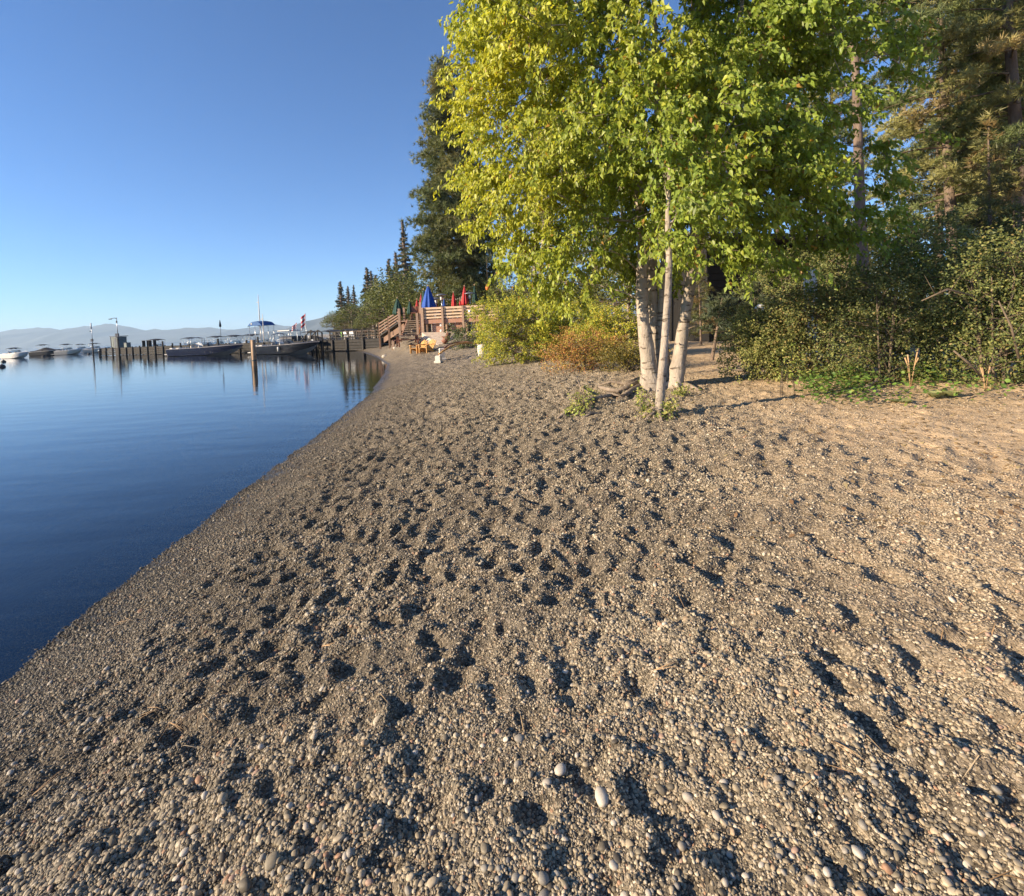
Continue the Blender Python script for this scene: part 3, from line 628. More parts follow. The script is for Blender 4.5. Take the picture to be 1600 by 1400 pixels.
    if fender:
        obj('fender', MB().lathe([(.02, 0), (.10, .05), (.11, .5), (.03, .6)], 10, (Lh*.50, -Bm/2-.14, .35)), M['white'], t)
    obj('bow_cleat', MB().box((Lh*.9, 0, Hs*1.2+.3), (.3, .06, .1)), M['metal'], t)
    return t
def wpt(px, py): d = ray(px, py); return EYE+d*(-EYE.z/d.z)
def place(px, D): p = at(px, HZ(px), D); return Vector((p.x, p.y, 0))
a = place(272, 72); b = place(379, 66); rz = math.atan2(b.y-a.y, b.x-a.x)
runabout('runabout', 'long navy speedboat with white deck moored left of the bare piling', a, rz, (b-a).length, 2.5, M['navy'], M['hullpink'])
a = place(403, 62.5); b = place(498, 57.5); rz2 = math.atan2(b.y-a.y, b.x-a.x)
runabout('runabout', 'black hulled speedboat with a white fender moored beside the boarding steps', a, rz2, (b-a).length, 2.4, M['black'], M['hullpink'], fender=True)
# moored on the open lake
W_ = lambda x, dr: place(x, 2.1*F/dr)
runabout('runabout', 'white cuddy boat with two dark canopy bows, leftmost on the open lake', W_(9, 14.8), R(-14), 6.6, 2.4, M['white'], M['white'], tower=False, bimini=(1.9, 2.0, 1.35, M['dark']))
runabout('runabout', 'dark covered boat with a thin raised canopy moored behind the white cuddy boat', W_(50, 12.5), R(4), 7.4, 2.4, M['dark'], M['dark'], tower=False, cover=True, bimini=(2.3, 1.8, 1.9, M['dark']))
runabout('runabout', 'cream boat with a dark canopy lying bow away in open water', W_(89, 13.0), R(10), 5.6, 2.5, M['cream'], M['cream'], tower=False, bimini=(2.0, 2.1, 1.75, M['dark']))
runabout('runabout', 'small white boat with a flat canopy just beyond the cream boat', W_(113, 10.5), R(20), 5.6, 2.3, M['white'], M['dark'], tower=False, bimini=(2.2, 2.0, 1.7, M['dark']))
runabout('runabout', 'rounded cream boat half hidden behind the white topped pole', W_(133, 11.8), R(14), 6.0, 2.6, M['cream'], M['cream'], tower=False, bimini=(2.2, 2.2, 1.7, M['dark']))
for px, dr, lab in ((4, 20, 'small dark mooring buoy at the left edge of the lake'), (67, 14.5, 'small dark mooring buoy between the cuddy boat and the cream boat'), (138, 14.0, 'small dark mooring buoy before the rounded cream boat'), (1, 28, 'nearest dark mooring buoy cut by the left edge')):
    o = obj('mooring_buoy', MB().lathe([(.03, -.25), (.28, -.12), (.34, .05), (.24, .25), (.06, .34), (.05, .42)], 12), M['dark']); o.location = W_(px, dr); tag(o, lab, 'buoy', 'mooring buoys')
# boats behind the pier: a row seen over the deck
back = [(206, 1.8, 5.8, 'white', 'dark', 'low white boat behind the pier beside the hut'), (236, 4.2, 6.0, 'white', 'dark', 'white boat behind the pier posts left of the covered row'),
        (268, 4.8, 6.5, 'cream', 'dark', 'cream boat with dark top seen over the stern of the navy speedboat'), (292, 5.2, 7.2, 'dark', 'dark', 'dark boat with broad dark canopy behind the navy speedboat, left one'),
        (318, 5.0, 7.2, 'cream', 'dark', 'pale boat under a broad dark canopy behind the navy speedboat, right one'), (408, 5.0, 7.4, 'dark', 'dark', 'dark boat behind the pier above the bare piling'),
        (436, 5.2, 7.0, 'dark', 'dark', 'dark covered boat behind the pier over the black speedboat'), (462, 5.5, 6.6, 'navy', 'dark', 'dark blue boat tied behind the pier near the flagpole')]
for px, off, Lb, m_, bmn, lab in back:
    p = pier_pt(px, off+1.2); cov = m_ == 'dark'
    t = runabout('runabout', lab, (p.x, p.y, 0), pa+R(prs.uniform(-6, 6)), Lb, 2.4, M[m_], M['white'], tower=False, cover=cov and px > 300, bimini=(3.2, 2.1, 1.75, M['dark']))
# cabin cruiser with hardtop and a big blue canopy on another boat
p = pier_pt(374, 5.8); t = runabout('cabin_cruiser', 'cabin cruiser with a pale hardtop behind the pier right of the blue canopy', (p.x, p.y, 0), pa, 8.5, 2.8, M['navy'], M['white'], tower=False)
obj('cabin', MB().box((4.0, 0, 1.6), (3.0, 2.2, 1.1), bev=.2), M['darkmetal'], t); obj('hardtop', MB().box((3.6, 0, 3.0), (3.0, 2.3, .14), bev=.05), M['white'], t)
for sx in (2.4, 4.8):
    for sy in (-1, 1): obj('hardtop_post', MB().tube([(sx, sy, 1.5), (sx-.1, sy, 2.95)], .04, 6), M['metal'], t)
obj('searchlight', MB().lathe([(.1, 0), (.14, .15), (.06, .28)], 10, (4.6, 0, 3.07)), M['white'], t)
p = pier_pt(340, 5.5); t = runabout('ski_boat', 'boat with a high blue canopy carrying a pale round emblem behind the navy speedboat', (p.x, p.y, 0), pa, 7.4, 2.5, M['dark'], M['white'], tower=False)
zc = at(354, 511, p.y+0).z; b = MB(); vs = []
for i in range(9):
    for j in range(7):
        u = i/8*2-1; v = j/6*2-1; vs.append((2.7+u*1.9, v*1.15, zc+.72*(1-abs(u)**3.0)-.12*v*v-.02))
fs = [(i*7+j, (i+1)*7+j, (i+1)*7+j+1, i*7+j+1) for i in range(8) for j in range(6)]
b.add(vs, fs, True); bt = obj('canopy', b, M['bluebim'], t)
b = MB()
for s in (-1, 1): b.add([(2.7+ (i/8*2-1)*1.9, s*1.15, zc+.72*(1-abs(i/8*2-1)**3.0)-.14) for i in range(9)]+[(2.7+(i/8*2-1)*1.9, s*1.16, zc-.05) for i in range(9)], [(i, i+1, 10+i, 9+i) for i in range(8)])
obj('canopy_side', b, M['bluebim'], t)
obj('emblem', MB().lathe([(.16, 0), (.16, .01)], 16, (0, 0, 0)), M['seat'], bt); e = bt.children[0]; e.rotation_euler = (R(90), 0, 0); e.location = (1.9, -1.175, zc+.25)
for sx in (1.2, 2.7, 4.2):
    for sy in (-1, 1): obj('canopy_pole', MB().tube([(sx, sy*1.1, .9), (sx, sy*1.1, zc)], .035, 6), M['metal'], t)
# masts and flags
for px, ytop, off, lab, th in ((357.5, 462, 5.0, 'tall white mast rising behind the blue canopy', .09), (372, 492, 4.0, 'shorter white mast right of the blue canopy', .07)):
    p = pier_pt(px, off); zt = at(px-2, ytop, p.y).z; t = thing('mast', lab, 'mast', (p.x, p.y, 0))
    obj('pole', MB().tube([(0, 0, -.5), (0, 0, zt*.8), (0, 0, zt)], [th, th*.8, th*.4], 6), M['white'], t)
    obj('float_base', MB().box((0, 0, .1), (1.2, 1.0, .5), bev=.1), M['white'], t)
    obj('masthead', MB().box((-.12, 0, zt*.86), (.35, .1, .16)), M['white'], t)
p = pier_pt(333, 1.2); t = thing('closed_parasol', 'small closed dark parasol standing left of the blue canopy', 'parasol', (p.x, p.y, PH+.05)); z1 = at(332, 501, p.y).z-PH
obj('pole', MB().tube([(0, 0, 0), (0, 0, z1)], .03, 6), M['darkmetal'], t); obj('canopy', MB().lathe([(.03, z1-1.15), (.17, z1-1.0), (.12, z1-.5), (.03, z1)], 12), M['navy'], t)
for px, y0, y1, lab, off in ((448.5, 492, 512, 'red and white flag hanging on a thin pole behind the pier', 3.0), (442, 506, 514, 'lower red and white flag just left of the flagpole', 2.2)):
    p = pier_pt(px, off); zt = at(px-1, y0-1, p.y).z; zl = at(px-1, y1, p.y).z; t = thing('flagpole', lab, 'flag', (p.x, p.y, 0))
    obj('pole', MB().tube([(0, 0, -.8), (0, 0, zt)], .035, 6), M['metal'], t); b = MB(); h = zt-zl
    fl = thing_f = None
    for k in range(6):
        z0 = zt-.05-k*h/6; bb = MB(); n_ = 6
        vs = [(-.04-i*.12-.06*k*.4, .10*math.sin(i*1.3), z0-i*.10-(h/6 if r_ else 0)) for r_ in (0, 1) for i in range(n_)]
        bb.add(vs, [(i, i+1, n_+i+1, n_+i) for i in range(n_-1)]); obj('flag_stripe', bb, M['flagred'] if k % 2 == 0 else M['flagwhite'], t)
# bicycles / pale chairs parked on the pier near shore
for k, px in enumerate((524, 530, 536, 541)):
    p = pier_pt(px, 1.2); t = thing('deck_chair', ['green and white deck chair, leftmost of four on the pier', 'white deck chair, second from the left on the pier', 'white deck chair with raised leg rest on the pier', 'white deck chair nearest the shore on the pier'][k], 'chair', (p.x, p.y, PH+.06), pa+prs.uniform(-.6, .6), 'chairs on the pier')
    c1 = M['white'] if k else mat('green seat', (.18, .4, .06)); obj('seat', MB().box((0, 0, .42), (.55, .5, .05)), c1, t); obj('backrest', MB().bar((-.25, 0, .42), (-.5, 0, 1.0), .05, .5, up=Vector((1,0,0))), c1, t)
    for sx in (-.25, .25):
        for sy in (-.22, .22): obj('leg', MB().bar((sx, sy, 0), (sx*.8, sy, .42), .04), M['white'], t)
# ============================================================ patio deck
FX0, FX1 = 661, 778; YD0, YD1 = 37.0, 36.4
def dk(px, py=500):                    # point on the deck front line at pixel px
    k = (px-FX0)/(FX1-FX0); return YD0+(YD1-YD0)*k
dp0 = at(FX0, 500, YD0); dp1 = at(FX1, 500, YD1); dv = Vector((dp1.x-dp0.x, dp1.y-dp0.y, 0)); DL = dv.length; da_ = math.atan2(dv.y, dv.x)
deck = thing('patio_deck', 'raised timber patio deck with sunlit rail fence above a tan concrete base', 'deck', (dp0.x, dp0.y, 0), da_)
ZD = at(661, 499.5, YD0).z; ZT = at(661, 482.5, YD0).z-ZD          # floor and rail height
zb = at(670, 520, YD0).z; DD = 9.0
npost = [0]+[(at(px, 500, dk(px)).xy-dp0.xy).length for px in (692, 724, 757)]+[DL]
for x in npost: obj('post', MB().box((x, -.06, (zb-.12+ZD+ZT+.08)/2), (.15, .15, ZD+ZT+.08-zb+.12)), M['redwood'], deck)
for a, c in zip(npost[:-1], npost[1:]):
    for k in range(4): zz = ZD+.12+(ZT-.12)*k/3; obj('rail', MB().box(((a+c)/2, 0, zz), (c-a-.15, .07, .13 if k < 3 else .15)), M['palewood'], deck)
    obj('fascia_board', MB().box(((a+c)/2, .06, ZD-.17), (c-a-.02, .08, .30)), M['redboard'], deck)
    nb = 4; h = (ZD-.36-zb)/nb
    for k in range(nb): obj('siding_board', MB().box(((a+c)/2+.28, .28, zb+h*(k+.5)), (c-a-.6, .05, h-.02)), M['redboard'], deck)
    obj('pillar', MB().box((a+.22, .24, (zb+ZD-.34)/2), (.16, .16, ZD-.34-zb)), M['cedar'], deck)
for k in range(14): obj('floor_plank', MB().box((DL/2, .15+(k+.5)*DD/14, ZD-.03), (DL, DD/14-.02, .05)), M['redwood'], deck)
obj('foundation', MB().box((DL/2, .2, (zb+.0)/2-.02), (DL+.2, .9, zb)), M['stucco'], deck)
obj('corner_wall', MB().box((-.16, 1.3, (ZD+ZT+.3)/2+.15), (.12, 2.5, ZD+ZT-.4)), M['palewood'], deck)
for y in (.1, 2.5): obj('corner_post', MB().box((-.18, y, (ZD+ZT+.6)/2), (.16, .16, ZD+ZT+.6-.2)), M['redwood'], deck)
for k, (pxx, pyy) in enumerate(((687, 508.5), (687, 517))):
    q = at(pxx, pyy, YD0+.7); o = obj('wall_light', MB().lathe([(.10, 0), (.12, .06), (.06, .12)], 10), M['white'], deck); o.matrix_parent_inverse = Matrix(); lx = (Vector((q.x, q.y, 0))-Vector((dp0.x, dp0.y, 0))).length; o.location = (lx, .24, q.z); o.rotation_euler = (R(90), 0, 0)
apron = MB(); q0 = G(664, 537); q1 = G(690, 541); q2 = G(709, 531)
aa = [at(659, 519.5, YD0-.35), at(712, 518, dk(712)-.35)]
apron.add([(q0.x, q0.y, q0.z-.1), (q1.x, q1.y, q1.z-.1), (q2.x, q2.y, q2.z-.1), (aa[1].x, aa[1].y, aa[1].z), (aa[0].x, aa[0].y, aa[0].z), (aa[0].x, aa[0].y+.8, 0.3), (aa[1].x, aa[1].y+.8, 0.3)], [(0, 1, 4), (1, 3, 4), (1, 2, 3), (0, 4, 5), (2, 6, 3), (4, 3, 6, 5)])
tag(obj('concrete_apron', apron, M['stucco']), 'sloping tan concrete apron below the patio deck', 'retaining wall')
# stairs up to the patio
YS = 38.5; s0 = at(628, 523, YS-1.2); s1 = at(652.5, 523, YS-1.2); sw = s1.x-s0.x
st = thing('patio_stairs', 'wide shaded wooden stairs between the ramp and the sunlit deck corner', 'stairs', (s0.x, s0.y, 0)); z0 = at(640, 524, YS-1.2).z; z1 = ZD; nst = 7
for k in range(nst):
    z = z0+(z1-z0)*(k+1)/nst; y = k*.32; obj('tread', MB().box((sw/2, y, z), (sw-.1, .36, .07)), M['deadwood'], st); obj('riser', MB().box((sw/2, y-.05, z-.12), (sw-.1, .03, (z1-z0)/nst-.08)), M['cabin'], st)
for x in (0, sw): obj('stringer', MB().bar((x, -.2, z0-.2), (x, nst*.32, z1), .08, .3), M['redboard'], st)
obj('landing', MB().box((sw/2, nst*.32+.9, z1), (sw+1.6, 2.0, .08)), M['redwood'], st)
for x, zt in ((-.08, ZD+ZT+.1), (sw+.08, ZD+ZT-.3)): obj('post', MB().box((x, -.25, (z0-.5+zt)/2), (.16, .16, zt-z0+.5)), M['redwood'], st)
for x in (-.3, sw*.85, sw+.08): obj('post', MB().box((x, nst*.32+.3, ZD+.5), (.14, .14, 1.2)), M['redwood'], st)
obj('lower_rail', MB().box((sw/2+.5, -.45, z0-.12), (sw+1.4, .12, .12)), M['deadwood'], st)
for x in (sw*.3, sw*.72):   # backless stools seen through the opening
    t = thing('bar_stool', 'dark stool at the top of the patio stairs, %s one' % ('left' if x < sw*.5 else 'right'), 'stool', (s0.x+x, s0.y+nst*.32+1.0, ZD+.04))
    obj('seat', MB().box((0, 0, .62), (.42, .42, .06)), M['brownwood'], t); obj('backrest', MB().box((0, .19, .92), (.42, .04, .5)), M['brownwood'], t)
    for sx in (-.17, .17):
        for sy in (-.17, .17): obj('leg', MB().box((sx, sy, .3), (.04, .04, .6)), M['brownwood'], t)
# ramp railing rising from the pier to the patio
r0 = at(593.5, 530, 46); r1 = at(625, 505, 39.5); rr = thing('ramp', 'sloping timber ramp with four rails climbing from the pier to the patio stairs', 'ramp', (r0.x, r0.y, 0))
dx = r1-r0; zs0, zs1 = at(593.5, 526, 46).z, at(625, 503, 39.5).z; zt0, zt1 = at(593.5, 506, 46).z, at(625, 486.5, 39.5).z
for u in (0, .5, 1): q = Vector((dx.x*u, dx.y*u, 0)); zt = zt0+(zt1-zt0)*u+.12; obj('post', MB().box((q.x, q.y, zt/2+.3), (.16, .16, zt-.5)), M['ramprail'], rr)
for k in range(4):
    f_ = .25+.25*k; obj('rail', MB().bar((0, 0, zs0+(zt0-zs0)*f_), (dx.x, dx.y, zs1+(zt1-zs1)*f_), .07, .12), M['ramprail'], rr)
obj('walkway', MB().bar((.5, .8, zs0), (dx.x+.5, dx.y+.8, zs1), 1.6, .12), M['pierwood'], rr)
obj('skirt', MB().bar((.3, .2, zs0-.35), (dx.x+.3, dx.y+.2, zs1-.35), .06, .5), M['ramprail'], rr)
for k, (px, py, sc_, lab) in enumerate(((613.5, 520, .9, 'red brown wooden post foot under the ramp'), (600, 524, .7, 'pale rock lying under the ramp'), (617, 519, .6, 'small white rock beside the post foot under the ramp'))):
    q = at(px, py+3, 38.5); zz = GZ(q.x, q.y)
    if k == 0: o = obj('post_foot', MB().box((0, 0, .35), (.2, .2, .7)), M['redwood']); cat = 'post'
    else: o = obj('rock', smesh[2].copy(), None); cat = 'rock'; o.scale = (.35*sc_, .3*sc_, .25*sc_)
    o.location = (q.x, q.y, zz-.05); tag(o, lab, cat)
# closed parasols on the patio
def parasol(px, yb, yt, Y, wpx, m_, lab, pole_to=None):
    a = at(px, yb, Y); b_ = at(px, yt, Y); h = b_.z-a.z; r_ = wpx/F*Y/2; zf = ZD if Y > 36 else GZ(a.x, a.y)
    t = thing('closed_parasol', lab, 'parasol', (a.x, a.y, zf), random.uniform(0, 1), 'closed parasols on the patio'); z0 = a.z-zf
    obj('pole', MB().tube([(0, 0, 0), (0, 0, z0+h)], .028, 8), M['cedar'], t)
    obj('canopy', MB().lathe([(r_*.45, z0+.0), (r_*.93, z0+.02), (r_, z0+.12*h), (r_*.86, z0+.3*h), (r_*.62, z0+.55*h), (r_*.38, z0+.78*h), (r_*.14, z0+.96*h), (.02, z0+h)], 40, star=.13, lobes=8), m_, t)
    obj('finial', MB().lathe([(.03, z0+h-.02), (.045, z0+h+.05), (.01, z0+h+.12)], 8), M['cedar'], t)
    obj('base', MB().lathe([(.28, 0), (.28, .07), (.06, .1)], 14), M['darkmetal'], t)
    return t
parasol(670.5, 484, 447, 38.6, 21, M['blue'], 'large bright blue closed parasol behind the left end of the rail fence')
parasol(663.5, 486, 453, 40.5, 12, M['green'], 'dark green closed parasol half hidden behind the large blue one')
parasol(622, 492, 466, 40.5, 16, M['green'], 'dark green closed parasol above the ramp, leftmost on the patio')
parasol(641, 491, 470, 42.0, 9, M['green'], 'slim dark green closed parasol above the stairs')
parasol(652.5, 488, 468, 41.5, 8, M['red'], 'small red closed parasol right above the stairs')
parasol(659, 485, 460, 42.5, 8, M['red'], 'red closed parasol squeezed left of the large blue one')
parasol(681.5, 482, 467, 44, 6, M['red'], 'slim red closed parasol right behind the large blue one')
parasol(694, 479, 466.5, 42.5, 5, M['blue'], 'small blue closed parasol between the heater and the red parasols')
parasol(709.5, 480, 457, 41, 7.5, M['red'], 'red closed parasol in the middle of the patio')
parasol(727, 477, 447, 41, 12, M['red'], 'tallest red closed parasol beside the pine trunk')
parasol(719.5, 480, 469, 43.5, 6, M['red'], 'low red closed parasol left of the tallest red one')
parasol(742.5, 474, 445.5, 42, 8, M['green'], 'green closed parasol at the right end of the patio')
def heater(px, yt, Y, lab):
    a = at(px, yt, Y); h = a.z-ZD; t = thing('patio_heater', lab, 'patio heater', (a.x, a.y, ZD))
    obj('tank_base', MB().lathe([(.25, 0), (.25, .7), (.2, .78)], 14), M['metal'], t); obj('pole', MB().tube([(0, 0, .7), (0, 0, h-.4)], .035, 8), M['metal'], t)
    obj('burner', MB().lathe([(.09, h-.45), (.11, h-.4), (.11, h-.12), (.06, h-.06)], 12), M['white'], t)
    obj('reflector', MB().lathe([(.50, h-.06), (.50, h-.04), (.3, h+.05), (.05, h+.11)], 20), M['metal'], t)
heater(689.5, 460.5, 41.5, 'mushroom patio heater between the large blue and small blue parasols'); heater(734, 458, 41, 'mushroom patio heater between the tall red and the green parasol')
heater(681, 466, 43.2, 'low patio heater right behind the large blue parasol')
# patio tables behind the fence
for k, (px, Y) in enumerate(((676, 39.5), (700, 40.2), (717, 41.5), (738, 42))):
    a = at(px, 480, Y); t = thing('patio_table', 'wooden patio table behind the rail fence, %s from the stairs' % ['first', 'second', 'third', 'fourth'][k], 'table', (a.x, a.y, ZD), .2*k, 'tables on the patio')
    for j in range(6): obj('slat', MB().box((0, -.4+.16*j, .74), (1.5, .14, .04)), M['orange'], t)
    for sx in (-.6, .6):
        for sy in (-.35, .35): obj('leg', MB().box((sx, sy, .36), (.08, .08, .72)), M['orange'], t)
    for s in (-1, 1):
        b = thing('patio_chair', 'wooden slatted chair %s the %s patio table' % (('before' if s < 0 else 'behind'), ['first', 'second', 'third', 'fourth'][k]), 'chair', (a.x+.1*k, a.y+s*.85, ZD), 0 if s < 0 else math.pi, 'patio chairs')
        obj('seat', MB().box((0, 0, .43), (.45, .45, .05)), M['cedar'], b)
        for j in range(4): obj('back_slat', MB().box((-.17+.113*j, -.2, .72), (.08, .03, .5)), M['cedar'], b)
        for sx in (-.19, .19):
            for sy in (-.19, .19): obj('leg', MB().box((sx, sy, .2), (.05, .05, .42)), M['cedar'], b)
# string of bulbs
a = at(689, 463, 42); b_ = at(728, 459, 43); t = thing('string_lights', 'string of small pale bulbs sagging over the patio', 'string lights', (a.x, a.y, a.z)); d = b_-a; pts = []
for k in range(13): u = k/12; pts.append(Vector((d.x*u, d.y*u, d.z*u-.35*4*u*(1-u))))
obj('cord', MB().tube(pts, .012, 4), M['darkmetal'], t); bm_ = MB().lathe([(.02, .0), (.05, -.06), (.035, -.11), (.005, -.13)], 8).mesh('bulb', M['bulb'])
for p in pts: o = obj('bulb', bm_, None, t); o.location = p
# hanging lantern? pale rail end and orange buoy glimpsed right of the fence
a = at(762, 449, 37); t = thing('hanging_float', 'orange float hanging among the leaves right of the green parasol', 'float', (a.x, a.y, a.z)); obj('body', MB().lathe([(.02, -.25), (.14, -.18), (.17, 0), (.11, .18), (.03, .25)], 12), mat('orange plastic', (.75,.22,.05), rough=.5), t); obj('rope', MB().tube([(0, 0, .24), (.02, 0, 2.2)], .015, 5), M['twig'], t)

# ============================================================ beach furniture
g0 = G(637, 541); t = thing('picnic_table', 'low red brown picnic table with a pale top near the stairs', 'picnic table', g0, .35); k1 = 30/F*g0.y/1.9
for j in range(5): obj('top_plank', MB().box((0, -.32+.16*j, .74), (1.75, .145, .045)), M['cedar'], t)
for s in (-1, 1):
    for j in range(2): obj('seat_plank', MB().box((0, s*(.62+.15*j), .44), (1.75, .14, .045)), M['brownwood'], t)
for sx in (-.6, .6):
    for s in (-1, 1): obj('leg', MB().bar((sx, s*.62, 0), (sx, s*.22, .72), .09, .06), M['brownwood'], t)
    obj('cross_beam', MB().box((sx+.05, 0, .40), (.06, 1.5, .09)), M['brownwood'], t)
t.scale = (1.1, 1.1, 1.05)
def adirondack(px, py, rz, lab):
    g0 = G(px, py); t = thing('beach_chair', lab, 'chair', g0, rz)
    for j in range(5): obj('seat_slat', MB().bar((-.22+.11*j, .30, .34), (-.22+.11*j, -.28, .24), .095, .025), M['orange'], t)
    for j in range(5): obj('back_slat', MB().bar((-.22+.11*j, -.26, .22), (-.24+.12*j, -.62, .82-.05*abs(j-2)), .1, .025), M['orange'], t)
    for s in (-1, 1):
        obj('armrest', MB().box((s*.34, -.02, .52), (.13, .72, .03)), M['orange'], t); obj('leg', MB().box((s*.31, .30, .26), (.04, .12, .52)), M['orange'], t)
        obj('leg', MB().bar((s*.27, .32, .30), (s*.27, -.58, .02), .04, .13), M['orange'], t)
    obj('back_brace', MB().box((0, -.47, .50), (.66, .04, .08)), M['orange'], t)
    return t
adirondack(653, 552, R(140), 'honey coloured slatted beach chair, left one of the pair below the deck'); adirondack(667, 551, R(146), 'honey coloured slatted beach chair, right one of the pair below the deck')
# curved beam laid over white blocks
blocks = [(691, 563, .42, 'white concrete block under the left end of the curved beam, taller one'), (685.5, 567, .30, 'white concrete block at the lower tip of the curved beam')]
for k, (px, py, wd, lab) in enumerate(blocks):
    q = G(px, py); t = thing('concrete_block', lab, 'block', q, .3+k); h = [.62, .36][k]
    o = obj('body', MB().box((0, 0, h/2), (.26, .26, h), bev=.03), M['whitestone'], t); obj('foot', MB().box((0, 0, .05), (.36, .34, .12), bev=.02), M['whitestone'], t)
q0 = G(685.5, 567); pts = []
for (px, py, Y) in ((686, 553, q0.y), (694, 547.5, q0.y+.5), (703, 541.5, q0.y+1), (712, 538, q0.y+1.6), (724, 535.5, q0.y+2.2), (736, 535.2, q0.y+2.6), (747, 537.5, q0.y+2.8), (756, 541, q0.y+2.8)):
    pts.append(at(px, py, Y))
t = thing('curved_beam', 'long thin honey coloured wooden hoop arching from the white blocks to the planter', 'hoop', pts[0])
obj('beam', MB().tube([p-pts[0] for p in pts], .045, 8), M['orange'], t)
pts2 = [at(x, y, Y) for (x, y, Y) in ((690, 548, q0.y+1.4), (697, 541, q0.y+2), (705, 537, q0.y+2.8), (715, 534.8, q0.y+3.2), (730, 534.2, q0.y+3.3), (745, 537.0, q0.y+3.0))]
obj('beam', MB().tube([p-pts[0] for p in pts2], .035, 8), M['brownwood'], t)
q = G(754.5, 558); h = 20/F*q.y; t = thing('planter', 'white rounded planter pot half under the yellow shrub', 'planter', q)
obj('pot', MB().lathe([(.16, 0), (.22, .1), (.25, h*.5), (.24, h*.85), (.27, h), (.22, h), (.20, h-.06)], 20), M['whitestone'], t); obj('soil', MB().lathe([(.21, h-.08), (.2, h-.06)], 16), M['cabin'], t)
q = G(698, 537); t = thing('tree_stump', 'dark brown stump leaning against the green bush before the deck', 'stump', q, .4); obj('log', MB().tube([(-.25, 0, .1), (.05, 0, .35), (.2, .05, .72)], [.17, .2, .15], 10), M['brownwood'], t); obj('branch_stub', MB().tube([(0, 0, .3), (-.3, .05, .5)], [.08, .04], 7), M['brownwood'], t)
for k, (px, py) in enumerate(((660, 535), (668, 539))):
    q = G(px, py); o = obj('boulder', smesh[2], None); o.location = (q.x, q.y, q.z+.08); o.scale = (.22, .2, .28 if k == 0 else .1); tag(o, ['upright pale rock at the foot of the deck corner', 'small pale rock beside the concrete apron'][k], 'rock')
# added cabin keeping the hollow behind the trees dark, white panel, lantern, wooden rail
q = at(1128, 480, 23); cb = thing('cabin', 'near black cabin added to darken the hollow behind the right hand trees', 'building', (q.x, q.y, GZ(q.x, q.y)-.1), .30)
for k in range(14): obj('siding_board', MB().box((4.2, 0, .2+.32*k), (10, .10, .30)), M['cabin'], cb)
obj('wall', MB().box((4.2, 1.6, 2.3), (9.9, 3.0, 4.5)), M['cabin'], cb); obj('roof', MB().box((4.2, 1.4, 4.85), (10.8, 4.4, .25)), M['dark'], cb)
q = at(1266, 440, 12); gq = GZ(q.x, q.y); pn = thing('white_panel', 'narrow white louvred panel glimpsed behind the bushes right of the path', 'panel', (q.x, q.y, gq)); zt = at(1266, 421, 12).z-gq
obj('board', MB().box((0, 0, zt/2), (.30, .05, zt), bev=.01), M['white'], pn)
for k in range(9): obj('louvre', MB().box((0, -.04, zt-.12-k*.16), (.26, .03, .12)), M['white'], pn)
q = at(1188, 487, 13); gq = GZ(q.x, q.y); t = thing('path_lamp', 'small white capped lamp on a post beside the path', 'lamp', (q.x, q.y, gq)); zz = q.z-gq
obj('post', MB().box((0, 0, zz/2), (.09, .09, zz)), M['pierwood'], t); obj('cap', MB().lathe([(.15, zz+.09), (.1, zz+.15), (.03, zz+.2)], 12), M['white'], t); obj('lens', MB().lathe([(.08, zz), (.1, zz+.09)], 10), M['bulb'], t); obj('arm', MB().box((.3, 0, zz-.02), (.5, .05, .05)), M['pierwood'], t)

# ============================================================ vegetation helpers
def unit(v): return v/np.maximum(np.linalg.norm(v, axis=-1, keepdims=True), 1e-9)
LEAF4 = (np.array([[0,0,0],[-.27,.34,.10],[.27,.34,.10],[0,1,-.06],[0,.42,0]]), np.array([[0,4,1],[1,4,3],[0,2,4],[4,2,3]]))
LEAF2 = (np.array([[0,0,0],[-.30,.45,.08],[.30,.45,.08],[0,1,0]]), np.array([[0,3,1],[0,2,3]]))
ROUND = (np.array([[0,0,0],[-.45,.25,.05],[-.42,.75,.07],[0,1,0],[.42,.75,.07],[.45,.25,.05],[0,.5,-.05]]), np.array([[6,1,0],[6,2,1],[6,3,2],[6,4,3],[6,5,4],[6,0,5]]))
def spray(P, U, W, S_, tmpl):
    """place template: U = leaf axis, W = rough normal, S_ = size"""
    U = unit(U); Vx = unit(np.cross(U, W)); Wn = np.cross(Vx, U); T, Fc = tmpl; n = len(P); k = len(T)
    V = P[:, None, :] + S_[:, None, None]*(T[None, :, 0:1]*Vx[:, None, :]+T[None, :, 1:2]*U[:, None, :]+T[None, :, 2:3]*Wn[:, None, :])
    return V.reshape(-1, 3), (Fc[None]+(np.arange(n)*k)[:, None, None]).reshape(-1, Fc.shape[1]), k
def tuft(k, seed, spread=1.0, wdt=.05):
    r_ = np.random.default_rng(seed); d = r_.normal(size=(k, 3)); d[:, 1] = np.abs(d[:, 1])*1.1+.15/spread; d = unit(d)
    s = unit(np.cross(d, r_.normal(size=(k, 3)))); L_ = r_.uniform(.7, 1.1, k)[:, None]; st = d*.12
    V = np.stack([st-s*wdt, st+s*wdt, d*L_], 1).reshape(-1, 3); return V, np.arange(3*k).reshape(-1, 3)
TUFTS = [tuft(15, 1, wdt=.055), tuft(9, 2, wdt=.085), tuft(6, 3, wdt=.14)]
